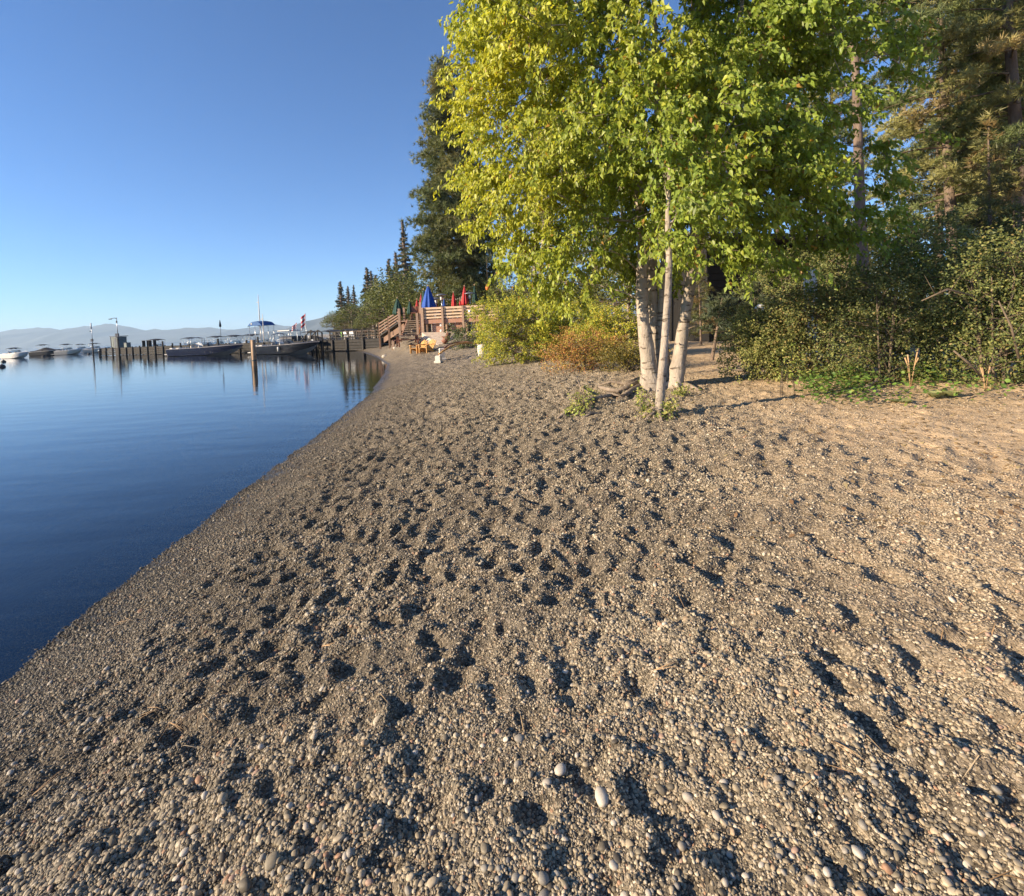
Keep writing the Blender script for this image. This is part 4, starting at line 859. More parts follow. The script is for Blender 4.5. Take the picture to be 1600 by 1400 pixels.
def multi_tube(lst, n=4):
    """lst of (points (m,3), radii (m,)) -> V, quads"""
    Vs = []; Fs = []; o = 0
    for pts, rad in lst:
        pts = np.asarray(pts, float); rad = np.asarray(rad, float); m = len(pts); d = unit(np.gradient(pts, axis=0))
        ref = np.array([0, 0, 1.]) if abs(d[0][2]) < .9 else np.array([1., 0, 0]); x = unit(np.cross(d, ref)); y = np.cross(d, x)
        a = 2*np.pi*np.arange(n)/n; V = pts[:, None]+rad[:, None, None]*(x[:, None]*np.cos(a)[None, :, None]+y[:, None]*np.sin(a)[None, :, None])
        i = np.arange(m-1)[:, None]; j = np.arange(n)[None]; j2 = (j+1) % n
        Fs.append((np.stack([i*n+j, i*n+j2, (i+1)*n+j2, (i+1)*n+j], -1).reshape(-1, 4)+o)); Vs.append(V.reshape(-1, 3)); o += m*n
    return np.vstack(Vs), np.vstack(Fs)
def bez(p0, p1, p2, n):
    t = np.linspace(0, 1, n)[:, None]; return (1-t)**2*p0+2*t*(1-t)*p1+t*t*p2
def colmix(n, r_, cols, w_, jit=.18):
    c = np.array(cols)[r_.choice(len(cols), n, p=np.array(w_)/np.sum(w_))]; return c*(1+r_.normal(0, jit, (n, 1)))
# ---------------------------------------------------------- main poplar clump
r_ = np.random.default_rng(12)
gT = G(1030, 607); TB = np.array([gT.x, gT.y, gT.z])
pop = thing('poplar_tree', 'large yellow green poplar with four pale trunks rising from one base on the beach', 'tree', tuple(TB))
def wp(px, py, Y): v = at(px, py, Y); return np.array([v.x, v.y, v.z])
Y0 = gT.y
stems = [  # pixel waypoints with depth and trunk width in pixels
 [(1019,612,0,46),(1016,590,0,29),(1011,546,.02,22),(1004,494,.05,19),(1002,443,.05,17),(1005,391,.05,16),(1001,330,.1,16),(990,230,.1,13),(975,120,0,10),(965,10,-.1,8),(955,-140,-.2,5)],
 [(1029,608,.35,32),(1028,570,.35,20),(1024,520,.35,17),(1020,470,.4,15),(1019,410,.4,14),(1027,340,.5,12),(1050,220,.7,10),(1075,100,.9,8),(1090,-80,1,5)],
 [(1042,606,.15,30),(1038,560,.2,16),(1033,500,.25,13),(1036,440,.3,11),(1038,400,.3,10),(1034,300,.4,9),(1025,150,.6,8),(1020,-60,.8,5)],
 [(1054,610,-.05,36),(1056,597,-.05,25),(1063,546,-.05,20),(1070,494,0,17),(1077,456,0,16),(1081,417,0,15),(1086,360,.05,14),(1092,290,0,13),(1118,190,-.1,11),(1150,80,-.2,8),(1170,-80,-.3,5)]]
SW = []
for k, s in enumerate(stems):
    pts = np.array([wp(x, y, Y0+dy) for x, y, dy, w_ in s])-TB; rad = np.array([w_/2/F*(Y0+dy) for x, y, dy, w_ in s])
    tt = np.linspace(0, len(pts)-1, 44); P_ = np.stack([np.interp(tt, range(len(pts)), pts[:, i]) for i in range(3)], 1); Rr = np.interp(tt, range(len(pts)), rad)
    for _ in range(2): P_[1:-1] = (P_[:-2]+2*P_[1:-1]+P_[2:])/4
    P_[0, 2] -= .25; Rr = Rr*(1+.05*r_.normal(size=44)); SW.append((P_, Rr))
    V, Fq = multi_tube([(P_, Rr)], 14); V = V+.006*np.stack([vn(V[:, 2]*9, V[:, 0]*30, 1), vn(V[:, 2]*9, V[:, 1]*30, 2), 0*V[:, 0]], 1)*2
    tr_ = obj('trunk', npmesh('trunk', V, Fq, M['bark_pop'], smooth=True), None, pop)
    # knots and short dead stubs on the trunk
    L_ = []
    for _ in range(9):
        i = r_.integers(8, 26); a = r_.uniform(0, 6.28); d = np.array([math.cos(a), math.sin(a), .35]); p = P_[i]; L_.append(([p+d*Rr[i]*.8, p+d*(Rr[i]+r_.uniform(.03, .16))], [.014, .006]))
    V, Fq = multi_tube(L_, 5); obj('branch_stub', npmesh('branch_stub', V, Fq, M['twig']), None, tr_)
def crown_clusters(n, cen, rad, r_, pw=(3, 2, 3), shell=.45, lo=None):
    out = []
    while len(out) < n:
        q = r_.uniform(-1, 1, 3); e = (abs(q[0])**pw[0]+abs(q[1])**pw[1]+abs(q[2])**pw[2])
        if e > 1 or r_.random() > shell+(1-shell)*e: continue
        q = cen+q*rad
        if lo is not None and not lo(q): continue
        out.append(q)
    return np.array(out)
def leafy(cl, outc, r_, ntwig, nleaf, tw, size, colf, tmpl, spreadz=.3, droop=1.0, crad=.22):
    """twigs and hanging leaves for cluster centres cl; returns twig tubes and the leaf arrays"""
    tubes = []; P = []; U = []; W = []; Cc = []
    for c in cl:
        o_ = unit((c-outc)*np.array([1, 1, .5])+r_.normal(0, .15, 3))
        for t in range(ntwig):
            s = c+r_.normal(0, crad, 3)*np.array([1, 1, .8]); d = unit(o_+r_.normal(0, .75, 3)+np.array([0, 0, .15])); L_ = r_.uniform(*tw)
            p1 = s+d*L_*.55; p2 = s+d*L_+np.array([0, 0, -L_*.32*droop]); pts = bez(s, p1, p2, 5); tubes.append((pts[::2], [.006, .004, .002]))
            u = r_.random(nleaf)**.8; q = (1-u[:, None])**2*s+2*u[:, None]*(1-u[:, None])*p1+u[:, None]**2*p2
            q = q+r_.normal(0, .035, (nleaf, 3)); P.append(q)
            U.append(d*.35+np.stack([r_.normal(0, .55, nleaf), r_.normal(0, .55, nleaf), -r_.uniform(.35, 1.3, nleaf)*droop+(1-droop)*r_.normal(0, .6, nleaf)], 1)); W.append(r_.normal(size=(nleaf, 3))+np.array([-1.1, -.75, .25]))
    P = np.vstack(P); U = np.vstack(U); W = np.vstack(W); return tubes, P, U, W, size*r_.uniform(.6, 1.15, len(P)), colf(P, r_)
def popcol(P, r_):
    n = len(P); g_ = np.array([.24, .33, .06]); y_ = np.array([.58, .58, .08]); f_ = np.clip(.54-(P[:, 0]+TB[0])*.13+.5*vn(P[:, 0]*.9+3, P[:, 2]*.9, 9)+r_.normal(0, .16, n), 0.02, 1)[:, None]  # yellower and paler to the left: sunlit side painted into the leaf colour
    c = g_*(1-f_)+y_*f_; c *= (1+r_.normal(0, .16, (n, 1))); sp_ = r_.random(n) < .012; c[sp_] = [.42, .24, .05]; return np.clip(c, .01, .8)
cenW = np.array([2.72, Y0+.1, 6.8])
def edge_ok(q):                        # hollow the crown where the trunks show
    px = CX+F*q[0]/q[1]; return not (q[2] < 4.15 and abs(px-1040) < 105 and q[1] < Y0+.8) and not (q[2] < 3.75 and px > 1080) and not (q[2] < 3.45 and px < 960)
cl = crown_clusters(500, cenW, np.array([3.3, 2.6, 3.95]), r_, lo=edge_ok)
# low hanging boughs seen at the crown's underside (photo positions, own depths)
low = [(1130,395,-.9),(1165,398,-1.0),(1190,395,-1.1),(1100,385,-.6),(1340,360,-.6),(1370,350,-.8),(1310,365,-.5),(1380,240,-.5),(1385,265,-.6),(1400,70,0),(1392,40,.2),(1405,100,-.2),(950,390,-.8),(900,400,-.5),(850,420,.3),(820,400,.6),(790,400,.8),(770,350,.8),(760,300,.6),(765,280,0),(760,250,0),(755,200,-.2),(750,160,-.2),(745,60,0),(745,90,0),(740,30,.1),(980,345,-.4),(880,440,.6),(860,455,.9),(1250,390,-.3),(1225,340,-.6),(1280,330,-.6),(1130,330,-.9),(1060,335,-1.1),(1020,330,-1.0)]
cl = np.vstack([cl, [wp(x, y, Y0+dy) for x, y, dy in low]])
clL = cl-TB
# grow boughs: every cluster hangs on the nearest earlier one or on a trunk
NB = len(clL); nodes = []; par = []; stem_pts = [(P_[i], k, i) for k, (P_, Rr) in enumerate(SW) for i in range(13, 44)]; SPt = np.array([p for p, _, _ in stem_pts])
dst = np.array([np.min(np.linalg.norm((SPt-c)*np.array([1, 1, .7]), axis=1)) for c in clL]); order_ = np.argsort(dst); done = []
kids = np.zeros(NB); parent_ = np.full(NB, -1)
for ci in order_:
    c = clL[ci]; ds = np.linalg.norm((SPt-c-np.array([0, 0, -.35*dst[ci]])), axis=1); si = int(np.argmin(ds)); best = ds[si]; pi = -1
    if done:
        dd_ = np.linalg.norm(clL[done]-c, axis=1)+.35*dst[done]+.25*np.clip(clL[done][:, 2]-c[2], 0, 9); k = int(np.argmin(dd_))
        if dd_[k] < best*.9: pi = done[k]
    parent_[ci] = pi; nodes.append((ci, pi, si)); done.append(ci)
for ci in order_[::-1]:
    p = parent_[ci]; kids[ci] += 1
    if p >= 0: kids[p] += kids[ci]
tubes = []
for ci, pi, si in nodes:
    c = clL[ci]; s0_ = clL[pi] if pi >= 0 else stem_pts[si][0]; L_ = np.linalg.norm(c-s0_); rr = .0045*(kids[ci]**.5)+.003
    r_s = min(rr*1.15, SW[stem_pts[si][1]][1][stem_pts[si][2]]*.6) if pi < 0 else rr*1.05
    mid = (s0_+c)/2+np.array([0, 0, .10*L_])+r_.normal(0, .07*L_, 3); tubes.append((bez(s0_, mid, c, 7), np.linspace(r_s, rr*.8, 7)))
V, Fq = multi_tube(tubes, 6); obj('branches', npmesh('branches', V, Fq, M['bark_pop'], smooth=True), None, pop)
tw, P, U, W, Sz, Cc = leafy(clL, cenW-TB, r_, 10, 37, (.30, .64), .104, popcol, LEAF4)
V, Fq = multi_tube(tw, 3); obj('twigs', npmesh('twigs', V, Fq, M['twig']), None, pop)
dist = np.linalg.norm(P+TB-np.array(EYE), axis=1); vis = (P[:, 2]+TB[2]-2.1)/(P[:, 1]+TB[1]) < .66
order = np.argsort(dist+100*(~vis)); own = order[:300]; rest = order[300:]
V, Fc, k = spray(P[rest], U[rest], W[rest], Sz[rest], LEAF4)
cr = obj('crown', npmesh('crown', V, Fc, M['leaf'], np.repeat(Cc[rest], k, 0)), None, pop); tag(cr, kind='stuff')
lm = []
for q in range(8):
    c = Cc[own[q*30]]; V, Fc, k = spray(np.zeros((1, 3)), np.array([[0, 1., 0]]), np.array([[0, 0, 1.]]), np.ones(1), LEAF4); lm.append(npmesh('leaf', V, Fc, M['leaf'], np.repeat(c[None], k, 0)))
for q, i in enumerate(own):
    u = unit(U[i]); v = unit(np.cross(u, W[i])); wn = np.cross(v, u); o = obj('leaf', lm[q % 8], None, pop)
    o.matrix_local = Matrix(((v[0]*Sz[i], u[0]*Sz[i], wn[0]*Sz[i], P[i][0]), (v[1]*Sz[i], u[1]*Sz[i], wn[1]*Sz[i], P[i][1]), (v[2]*Sz[i], u[2]*Sz[i], wn[2]*Sz[i], P[i][2]), (0, 0, 0, 1)))
L_ = []
for P_, Rr in SW:
    for a in range(6):
        an = a*1.05+r_.uniform(0, .5); ln = r_.uniform(.22, .5); dx, dy = math.cos(an), math.sin(an); b0 = P_[1]; g1 = lambda u: float(full_h(TB[0]+b0[0]+dx*u, TB[1]+b0[1]+dy*u))-TB[2]
        L_.append((bez(np.array([b0[0]+dx*.03, b0[1]+dy*.03, g1(0)+.16]), np.array([b0[0]+dx*ln*.35, b0[1]+dy*ln*.35, g1(ln*.4)+.05]), np.array([b0[0]+dx*ln, b0[1]+dy*ln, g1(ln)-.03]), 7), np.linspace(.055, .015, 7)))
V, Fq = multi_tube(L_, 7); obj('root_flare', npmesh('root_flare', V, Fq, M['bark_pop'], smooth=True), None, pop)
# slim front stem rooted on its own
gF = G(1031, 652); FB = np.array([gF.x, gF.y, gF.z]); pf = thing('poplar_tree', 'slim pale poplar stem rooted apart in front of the four larger trunks', 'tree', tuple(FB))
s = [(1028,664,0,20),(1030,640,0,15),(1033,600,0,14),(1038,540,.02,12),(1043,470,.05,11),(1046,410,.05,10),(1043,350,.1,9),(1046,270,.2,6),(1050,200,.35,3)]
pts = np.array([wp(x, y, gF.y+dy) for x, y, dy, w_ in s])-FB; rad = np.array([w_/2/F*gF.y for x, y, dy, w_ in s]); tt = np.linspace(0, len(pts)-1, 36)
P_ = np.stack([np.interp(tt, range(len(pts)), pts[:, i]) for i in range(3)], 1); Rr = np.interp(tt, range(len(pts)), rad)
for _ in range(2): P_[1:-1] = (P_[:-2]+2*P_[1:-1]+P_[2:])/4
V, Fq = multi_tube([(P_, Rr)], 12); obj('trunk', npmesh('trunk', V, Fq, M['bark_pop'], smooth=True), None, pf)
L_ = []
for a in range(7): an = a*.9; L_.append((bez(np.array([0, 0, .12]), np.array([.12*math.cos(an), .12*math.sin(an), .10]), np.array([.34*math.cos(an), .34*math.sin(an)-.02, -.06]), 6), np.linspace(.035, .012, 6)))
V, Fq = multi_tube(L_, 6); obj('root', npmesh('root', V, Fq, M['deadwood'], smooth=True), None, pf)
ix = (25, 26, 27, 28, 29, 30, 31, 32, 33, 34, 35, 35, 35, 31, 29); clf = np.array([P_[i]+r_.normal(0, .22, 3)+np.array([0, -.30, .05]) for i in ix]); tw, P, U, W, Sz, Cc = leafy(clf, np.array([0, .6, 3.]), r_, 9, 27, (.22, .5), .10, lambda P, r: popcol(P, r), LEAF4, crad=.16)
tw += [(bez(P_[min(33, i-2)], (P_[min(33, i-2)]+c)/2+np.array([0, 0, .04]), c, 5), np.linspace(.008, .004, 5)) for i, c in zip(ix, clf)]
V, Fq = multi_tube([t for t in tw if len(t[0]) == 3], 3); obj('twigs', npmesh('twigs', V, Fq, M['twig']), None, pf); V, Fq = multi_tube([t for t in tw if len(t[0]) == 5], 5); obj('branches', npmesh('branches', V, Fq, M['bark_pop']), None, pf)
V, Fc, k = spray(P, U, W, Sz, LEAF4); tag(obj('crown', npmesh('crown', V, Fc, M['leaf'], np.repeat(Cc, k, 0)), None, pf), kind='stuff')

# ---------------------------------------------------------- broadleaf trees and shrubs
def broadleaf(name, lab, cat, base, cen, rad, ncl, ntw, nl, tw, size, cols, wts, tmpl=LEAF2, mt='leafdull', seed=1, stems_n=5, _x=0, droop=.5, pw=(2.4,2.4,2.4), lo=None, trunk_r=.05, shell=.4, group=None, crad=.2, lump=0.0):
    r_ = np.random.default_rng(seed); B = np.array(base); t = thing(name, lab, cat, tuple(B), 0, group)
    cl = crown_clusters(ncl, np.array(cen, float), np.array(rad, float), r_, pw, shell, lo); cd = cl-np.array(cen, float); az = np.arctan2(cd[:, 1], cd[:, 0]); cl = np.array(cen, float)+cd*(1+lump*vn(az*1.6+seed*3.1, cd[:, 2]*1.7/max(rad[2], .1)+seed, seed))[:, None]
    tb = []
    for k in range(stems_n):
        a = r_.uniform(0, 6.28); tgt = np.array([cen[0]+rad[0]*.4*math.cos(a), cen[1]+rad[1]*.4*math.sin(a), cen[2]+rad[2]*.5]); b0 = np.array([.12*math.cos(a)*(stems_n > 1), .12*math.sin(a)*(stems_n > 1), -.12]); tb.append((bez(b0, b0*.5+tgt*.5+np.array([0, 0, .2*rad[2]]), tgt, 9), np.linspace(trunk_r, trunk_r*.3, 9)))
    V, Fq = multi_tube(tb, 7); obj('trunk' if cat == 'tree' else 'stem', npmesh('stem', V, Fq, M['bark_pop' if cat == 'tree' else 'twig'], smooth=True), None, t)
    lb = []
    for c in cl:
        s, rr = tb[r_.integers(0, stems_n)]; i = int(np.clip(np.argmin(abs(s[:, 2]-(c[2]-.3*rad[2]))), 1, 8)); lb.append((bez(s[i], (s[i]+c)/2+np.array([0, 0, .12*rad[2]]), c, 5), np.linspace(trunk_r*.35, .006, 5)))
    V, Fq = multi_tube(lb, 4); obj('branches', npmesh('branches', V, Fq, M['twig']), None, t)
    def cf(P, r):
        f = vn(P[:, 0]*1.3+seed, P[:, 2]*1.3+P[:, 1], seed)[:, None]; c = colmix(len(P), r, cols, wts); return np.clip(c*(1+.5*f), .008, .8)
    tw_, P, U, W, Sz, Cc = leafy(cl, np.array(cen, float)-np.array([0, 0, rad[2]*.5]), r_, ntw, nl, tw, size, cf, tmpl, droop=droop, crad=crad)
    gz = base_h(P[:, 0]+B[0], P[:, 1]+B[1])-B[2]; ok = P[:, 2] > gz+.01; P, U, W, Sz, Cc = P[ok], U[ok], W[ok], Sz[ok], Cc[ok]
    V, Fc, k = spray(P, U, W, Sz, tmpl); tag(obj('foliage', npmesh('foliage', V, Fc, M[mt], np.repeat(Cc, k, 0)), None, t), kind='stuff')
    return t
YG = [(.46,.45,.05),(.30,.36,.06),(.60,.50,.055),(.17,.23,.045)]
DG = [(.165,.19,.06),(.11,.14,.045),(.24,.24,.08),(.31,.24,.09)]
def shrub(lab, px, pb, top, wpx, dY=0, cols=YG, wts=(4,3,2,1), n=60, size=.05, seed=1, dep=.8, nl=16, name='shrub', cat='shrub', mt='leafdull', tw=(.18,.42), tmpl=LEAF2, ntw=8, group=None, droop=.3, lowf=.0, tr_=.022):
    g = G(px, pb); Y = g.y+dY; q = at(px, HZ(px), Y); z = GZ(q.x, Y); h = at(px, top, Y).z-z; rx = wpx/2/F*Y
    return broadleaf(name, lab, cat, (q.x, Y, z), (0, 0, h*.48+lowf), (rx, rx*dep, h*.5), n, ntw, nl, tw, size, cols, wts, tmpl, mt, seed, 7, droop, group=group, trunk_r=tr_, crad=.13 if tr_ > .01 else .05, lump=.55 if tr_ > .01 else 0)
shrub('big yellow green shrub beside the white planter, left end of the shrubs', 812, 568, 466, 136, .8, n=210, size=.066, seed=3, nl=20)
shrub('yellow green shrub behind, between the leftmost shrub and the orange one', 888, 560, 462, 140, 2.0, n=170, size=.066, seed=4, nl=18)
shrub('green and gold shrub directly left of the pale trunks', 962, 566, 482, 120, 1.2, cols=YG+[(.38,.24,.05)], wts=(3,3,2,2,1), n=150, size=.06, seed=5, nl=18)
shrub('low rusty orange shrub in front of the yellow green shrubs', 908, 580, 520, 110, .4, cols=[(.46,.22,.07),(.42,.32,.08),(.28,.22,.06),(.34,.14,.06)], wts=(3,3,2,2), n=80, size=.05, seed=6, nl=16)
shrub('gold tinged low shrub touching the base of the pale trunks', 978, 584, 528, 80, .8, cols=[(.30,.23,.05),(.14,.13,.04),(.22,.19,.04),(.08,.08,.03)], wts=(3,2,2,2), n=45, size=.05, seed=61, nl=16)
shrub('small leafy green bush in front of the rail fence', 726, 543, 511, 46, 0, cols=[(.10,.13,.05),(.16,.18,.07),(.07,.10,.04)], wts=(3,2,2), n=50, size=.10, seed=7, nl=9, tw=(.2,.5))
# shrubs on the right
rb = [('leafy olive shrub at the left corner of the right thicket, beside the path', 1192, 602, 480, 95, .8, 8), ('shrub with scattered coppery leaves behind the bright ground cover', 1283, 610, 445, 130, 1.3, 9), ('dense olive shrub in the middle of the thicket', 1372, 618, 405, 130, .9, 10), ('broad dark green shrub right of the middle of the thicket', 1458, 616, 368, 165, 1.4, 11), ('dark green shrub second from the right edge', 1548, 624, 372, 150, 1.0, 12), ('dark green shrub cut by the right edge of the photo', 1625, 624, 345, 160, 1.2, 13)]
for lab, px, pb, top, wd, dY, sd_ in rb: shrub(lab, px, pb, top, wd, dY, cols=DG if sd_ != 8 else [(.26,.27,.08),(.18,.2,.06),(.32,.28,.10),(.12,.14,.05)], wts=(4,3,2,.5 if sd_ != 9 else 2), n=[90,100,70,95,75,90][sd_-8], size=[.05,.055,.040,.062,.045,.05][sd_-8], seed=sd_, nl=20, tw=(.15,.45), droop=[.2,.5,.1,.6,.2,.3][sd_-8])
rb2 = [('tall dark shrub behind the left corner of the thicket', 1235, 560, 385, 130, 4.5, 14), ('tall olive shrub under the reddish pine trunk', 1330, 560, 362, 150, 4.0, 15), ('tall shrub behind the middle of the thicket', 1425, 560, 325, 170, 4.5, 16), ('tallest olive shrub behind the thicket, under the pines', 1520, 560, 318, 180, 4.3, 17), ('tall shrub behind the thicket at the right edge', 1620, 560, 335, 160, 4.0, 18)]
for lab, px, pb, top, wd, dY, sd_ in rb2: shrub(lab, px, pb, top, wd, dY, cols=DG, wts=(4,3,2,.4), n=110, size=.07, seed=sd_, nl=18, tw=(.25,.6), droop=.3, dep=.7)
# leafy seedlings
for k, (px, pb, top, wd, lab) in enumerate(((902, 640, 592, 30, 'pale green leafy sprout beside the driftwood'), (895, 648, 622, 34, 'low pale green sprout at the left end of the driftwood'), (1008, 655, 615, 38, 'pale leafy sprout left of the slim front stem'), (1040, 655, 632, 24, 'small sprout at the foot of the slim front stem'), (1228, 622, 540, 34, 'tall pale weedy sprout at the corner of the right thicket'), (1018, 606, 588, 22, 'tiny sprout at the base of the leftmost pale trunk'), (1062, 618, 604, 26, 'tiny yellow sprout at the base of the rightmost pale trunk'))):
    shrub(lab, px, pb, top, wd, 0, cols=[(.30,.32,.08),(.20,.25,.05),(.38,.34,.10)], wts=(3,3,2), n=6, size=.048, seed=30+k, nl=8, tw=(.06,.16), ntw=5, name='sprout', cat='sprout', tr_=.004)
# bright ground cover
r_ = np.random.default_rng(44); pts = []
for cx_, cy_, sx, sy, n in ((1278, 594, 22, 12, 600), (1335, 588, 20, 20, 800), (1400, 604, 12, 6, 90), (1447, 582, 14, 14, 420), (1490, 600, 14, 6, 80), (1550, 606, 20, 5, 60)):
    for _ in range(n):
        p = G_fast = None
        px = r_.normal(cx_, sx*.6); py = min(616, r_.normal(cy_+8, sy*.5)); pts.append((px, py))
pts = np.array(pts); d = np.array([ray(x, y) for x, y in pts]); t_ = (.98-2.1)/d[:, 2]; P = np.array(EYE)+d*t_[:, None]; P[:, 2] = base_h(P[:, 0], P[:, 1])+r_.uniform(.02, .34, len(P)); P[:, 1] += r_.normal(0, .2, len(P))
U = np.stack([r_.normal(0, 1, len(P)), r_.normal(0, 1, len(P)), r_.uniform(-.1, .4, len(P))], 1); W = np.array([0, 0, 1.])+r_.normal(0, .45, (len(P), 3))
V, Fc, k = spray(P, U, W, r_.uniform(.03, .06, len(P)), ROUND); tag(obj('ground_cover', npmesh('ground_cover', V, Fc, M['leafdull'], np.repeat(colmix(len(P), r_, [(.16,.26,.05),(.10,.18,.04),(.26,.30,.07)], (4,3,2)), k, 0)), None), 'bright green round leaved ground cover along the foot of the thicket', 'ground cover', kind='stuff')
for k, (px, py, lab) in enumerate(((1462, 622, 'pale broad leaved weed at the edge of the thicket, left one'), (1487, 620, 'pale broad leaved weed at the edge of the thicket, right one'), (1408, 628, 'wilting broad leaved weed flat on the gravel'))):
    q = G(px, py); t = thing('broad_leaf_weed', lab, 'weed', q)
    for j in range(7):
        a = j*.9+k; V, Fc, kk = spray(np.zeros((1, 3)), np.array([[math.cos(a), math.sin(a), .75 if k < 2 else .15]]), np.array([[0, 0, 1.]]), np.array([.17 if j % 2 else .13]), ROUND); obj('leaf', npmesh('leaf', V, Fc, M['leafdull'], np.tile([.34,.36,.16], (kk, 1))), None, t)
# coppery twig
q = at(1258, 500, 10.2); gq = GZ(q.x, q.y); t = thing('dead_branch', 'dead branch with glowing copper leaves inside the thicket', 'branch', (q.x, q.y, gq)); zz = q.z-gq
r_ = np.random.default_rng(9); P = r_.normal(0, 1, (70, 3))*np.array([.17, .1, .09])+np.array([0, 0, zz]); V, Fc, k = spray(P, r_.normal(size=(70, 3)), r_.normal(size=(70, 3))+np.array([-1, -1, 0]), r_.uniform(.05, .09, 70), LEAF2)
obj('foliage', npmesh('foliage', V, Fc, M['leafdull'], np.repeat(colmix(70, r_, [(.55,.20,.06),(.45,.28,.12)], (2,1)), k, 0)), None, t); obj('stem', MB().tube([(.1, 0, 0), (0, 0, zz*.6), (-.1, 0, zz+.1)], [.02, .015, .006], 6), M['twig'], t)

# ---------------------------------------------------------- conifers
def conifer(name, lab, H_, z0, rmax, nb, cl_per, tn, tsize, seed, cols, wts, shape, trunk_r, tidx=0, droop=.25, bark='bark_pine', base=(0,0,0), clr=.3, lean=(0,0), gap=.0):
    r_ = np.random.default_rng(seed); t = thing(name, lab, 'tree', base)
    zs = np.linspace(-.3, H_, 14); tr = np.stack([lean[0]*np.clip(zs, 0, H_)/H_+.05*vn(zs*.5, zs*0, seed), lean[1]*zs/H_+.05*vn(zs*.5, zs*0, seed+1), zs], 1)
    V, Fq = multi_tube([(tr, trunk_r*(1-.93*np.clip(zs, 0, H_)/H_)+.01)], 10); obj('trunk', npmesh('trunk', V, Fq, M[bark], smooth=True), None, t)
    tb = []; P = []; A = []; col = []
    for b in range(nb):
        u = (b+r_.random())/nb; z = z0+(H_-z0)*u; Lb = rmax*shape(u)*r_.uniform(.65, 1.15); a = b*2.4+r_.normal(0, .4)
        if r_.random() < gap: continue
        s = np.array([np.interp(z, zs, tr[:, 0]), np.interp(z, zs, tr[:, 1]), z]); dh = np.array([math.cos(a), math.sin(a), 0])
        e = s+dh*Lb+np.array([0, 0, Lb*(-droop+.35*u)]); m_ = s+dh*Lb*.5+np.array([0, 0, Lb*(.12-droop*.3)]); tb.append((bez(s, m_, e, 6), np.linspace(max(.012, trunk_r*.22*(1-u)+.008), .008, 6)))
        nc = max(1, int(cl_per*Lb/rmax+.5)); bc = colmix(1, r_, cols, wts, .12)[0]
        for c in range(nc):
            v = 1-(1-r_.random())*.72 if nc > 1 else .9; p = (1-v)**2*s+2*v*(1-v)*m_+v*v*e
            side = np.array([-dh[1], dh[0], 0])*r_.normal(0, 1)*Lb*.22*(1.15-v*.6); p = p+side+np.array([0, 0, r_.uniform(-.05, .25)*clr]); k = max(1, int(tn*r_.uniform(.6, 1.3)))
            P.append(p+r_.normal(0, clr*.5, (k, 3))*np.array([1, 1, .6])); A.append(unit(dh*.6+side*.3+r_.normal(0, .55, (k, 3))+np.array([0, 0, .55]))); col.append(bc*(1+r_.normal(0, .15, (k, 1)))*(1+.1*r_.normal()))
    V, Fq = multi_tube(tb, 4); obj('branches', npmesh('branches', V, Fq, M['twig']), None, t)
    P = np.vstack(P); A = np.vstack(A); col = np.clip(np.vstack(col), .01, .5); V, Fc, k = spray(P, A, r_.normal(size=P.shape), tsize*r_.uniform(.75, 1.25, len(P)), TUFTS[tidx])
    tag(obj('crown', npmesh('crown', V, Fc, M['needle'], np.repeat(col, k, 0)), None, t), kind='stuff'); return t
PC = [(.20,.23,.085),(.15,.185,.075),(.28,.27,.10),(.32,.25,.11)]
round_ = lambda u: min(1, .45+u*2.2)*(1-max(0, u-.35)/.65*.85)
cone_ = lambda u: (1-u)**.85*1.0+.06
tall_ = lambda u: (.75+.5*math.sin(u*2.6))*(1-u**2.2)*.95+.08
def place_c(px, Y): q = at(px, HZ(px), Y); return (q.x, Y, GZ(q.x, Y))
pA = conifer('pine_tree', 'tall pine with a bare lit trunk, third trunk from the right edge', 19, 4.4, 2.9, 96, 11, 8, .27, 101, PC, (4,3,3,.6), tall_, .21, 0, base=place_c(1496, 19), clr=.38, lean=(-.8, 0), gap=.06)
pB = conifer('pine_tree', 'tall pine at the right edge of the photo with a pale trunk', 20, 4.4, 2.7, 92, 11, 8, .27, 102, PC, (4,3,3,.8), tall_, .25, 0, base=place_c(1604, 17), clr=.40, lean=(-1.0, 0), gap=.08)
pC = conifer('pine_tree', 'pine with reddish ivy wrapped trunk at the right edge of the poplar crown', 17, 8.6, 2.1, 40, 10, 8, .26, 103, PC, (4,3,3,1), tall_, .17, 0, base=place_c(1352, 14.5), clr=.4, lean=(-.3, 0), gap=.1)
for px, Y, src, rz, sc_, lab in ((1466, 25, pA, 1.3, 1.0, 'dark pine just behind the lit trunk, left of it'), (1532, 27, pB, 2.2, 1.05, 'pine with a thin dark trunk right of the lit one'), (1562, 30, pA, 3.4, 1.1, 'pine with twin dark trunks, left of the pair near the right edge'), (1578, 32, pB, .7, 1.0, 'pine with twin dark trunks, right of the pair near the right edge'),
        (1660, 20, pA, 4.2, 1.0, 'pine mostly outside the right edge of the photo'), (1290, 27, pA, 2.9, .9, 'pine behind the right half of the poplar crown'), (1215, 30, pC, 1.9, 1.1, 'pine behind the white panel, deep in the grove'), (1130, 33, pB, .4, .9, 'pine behind the added cabin above the path'), (985, 36, pA, 5.5, .9, 'pine hidden behind the pale trunks'), (930, 40, pB, 3.9, .9, 'pine behind the green and gold shrub'), (850, 46, pA, .9, .95, 'pine behind the big yellow green shrub')):
    dup(src, place_c(px, Y), rz, lab, sc_)
yp = conifer('young_pine', 'bright young pine with a pointed top among the tall trunks', 6.6, .6, 1.15, 46, 6, 5, .24, 110, [(.16,.15,.055),(.11,.12,.045),(.24,.17,.07)], (4,3,2), cone_, .07, 0, base=place_c(1549, 15), clr=.24, droop=.05)
dup(yp, place_c(1094, 21), 1.0, 'young pine standing at the near corner of the added dark cabin', .62)
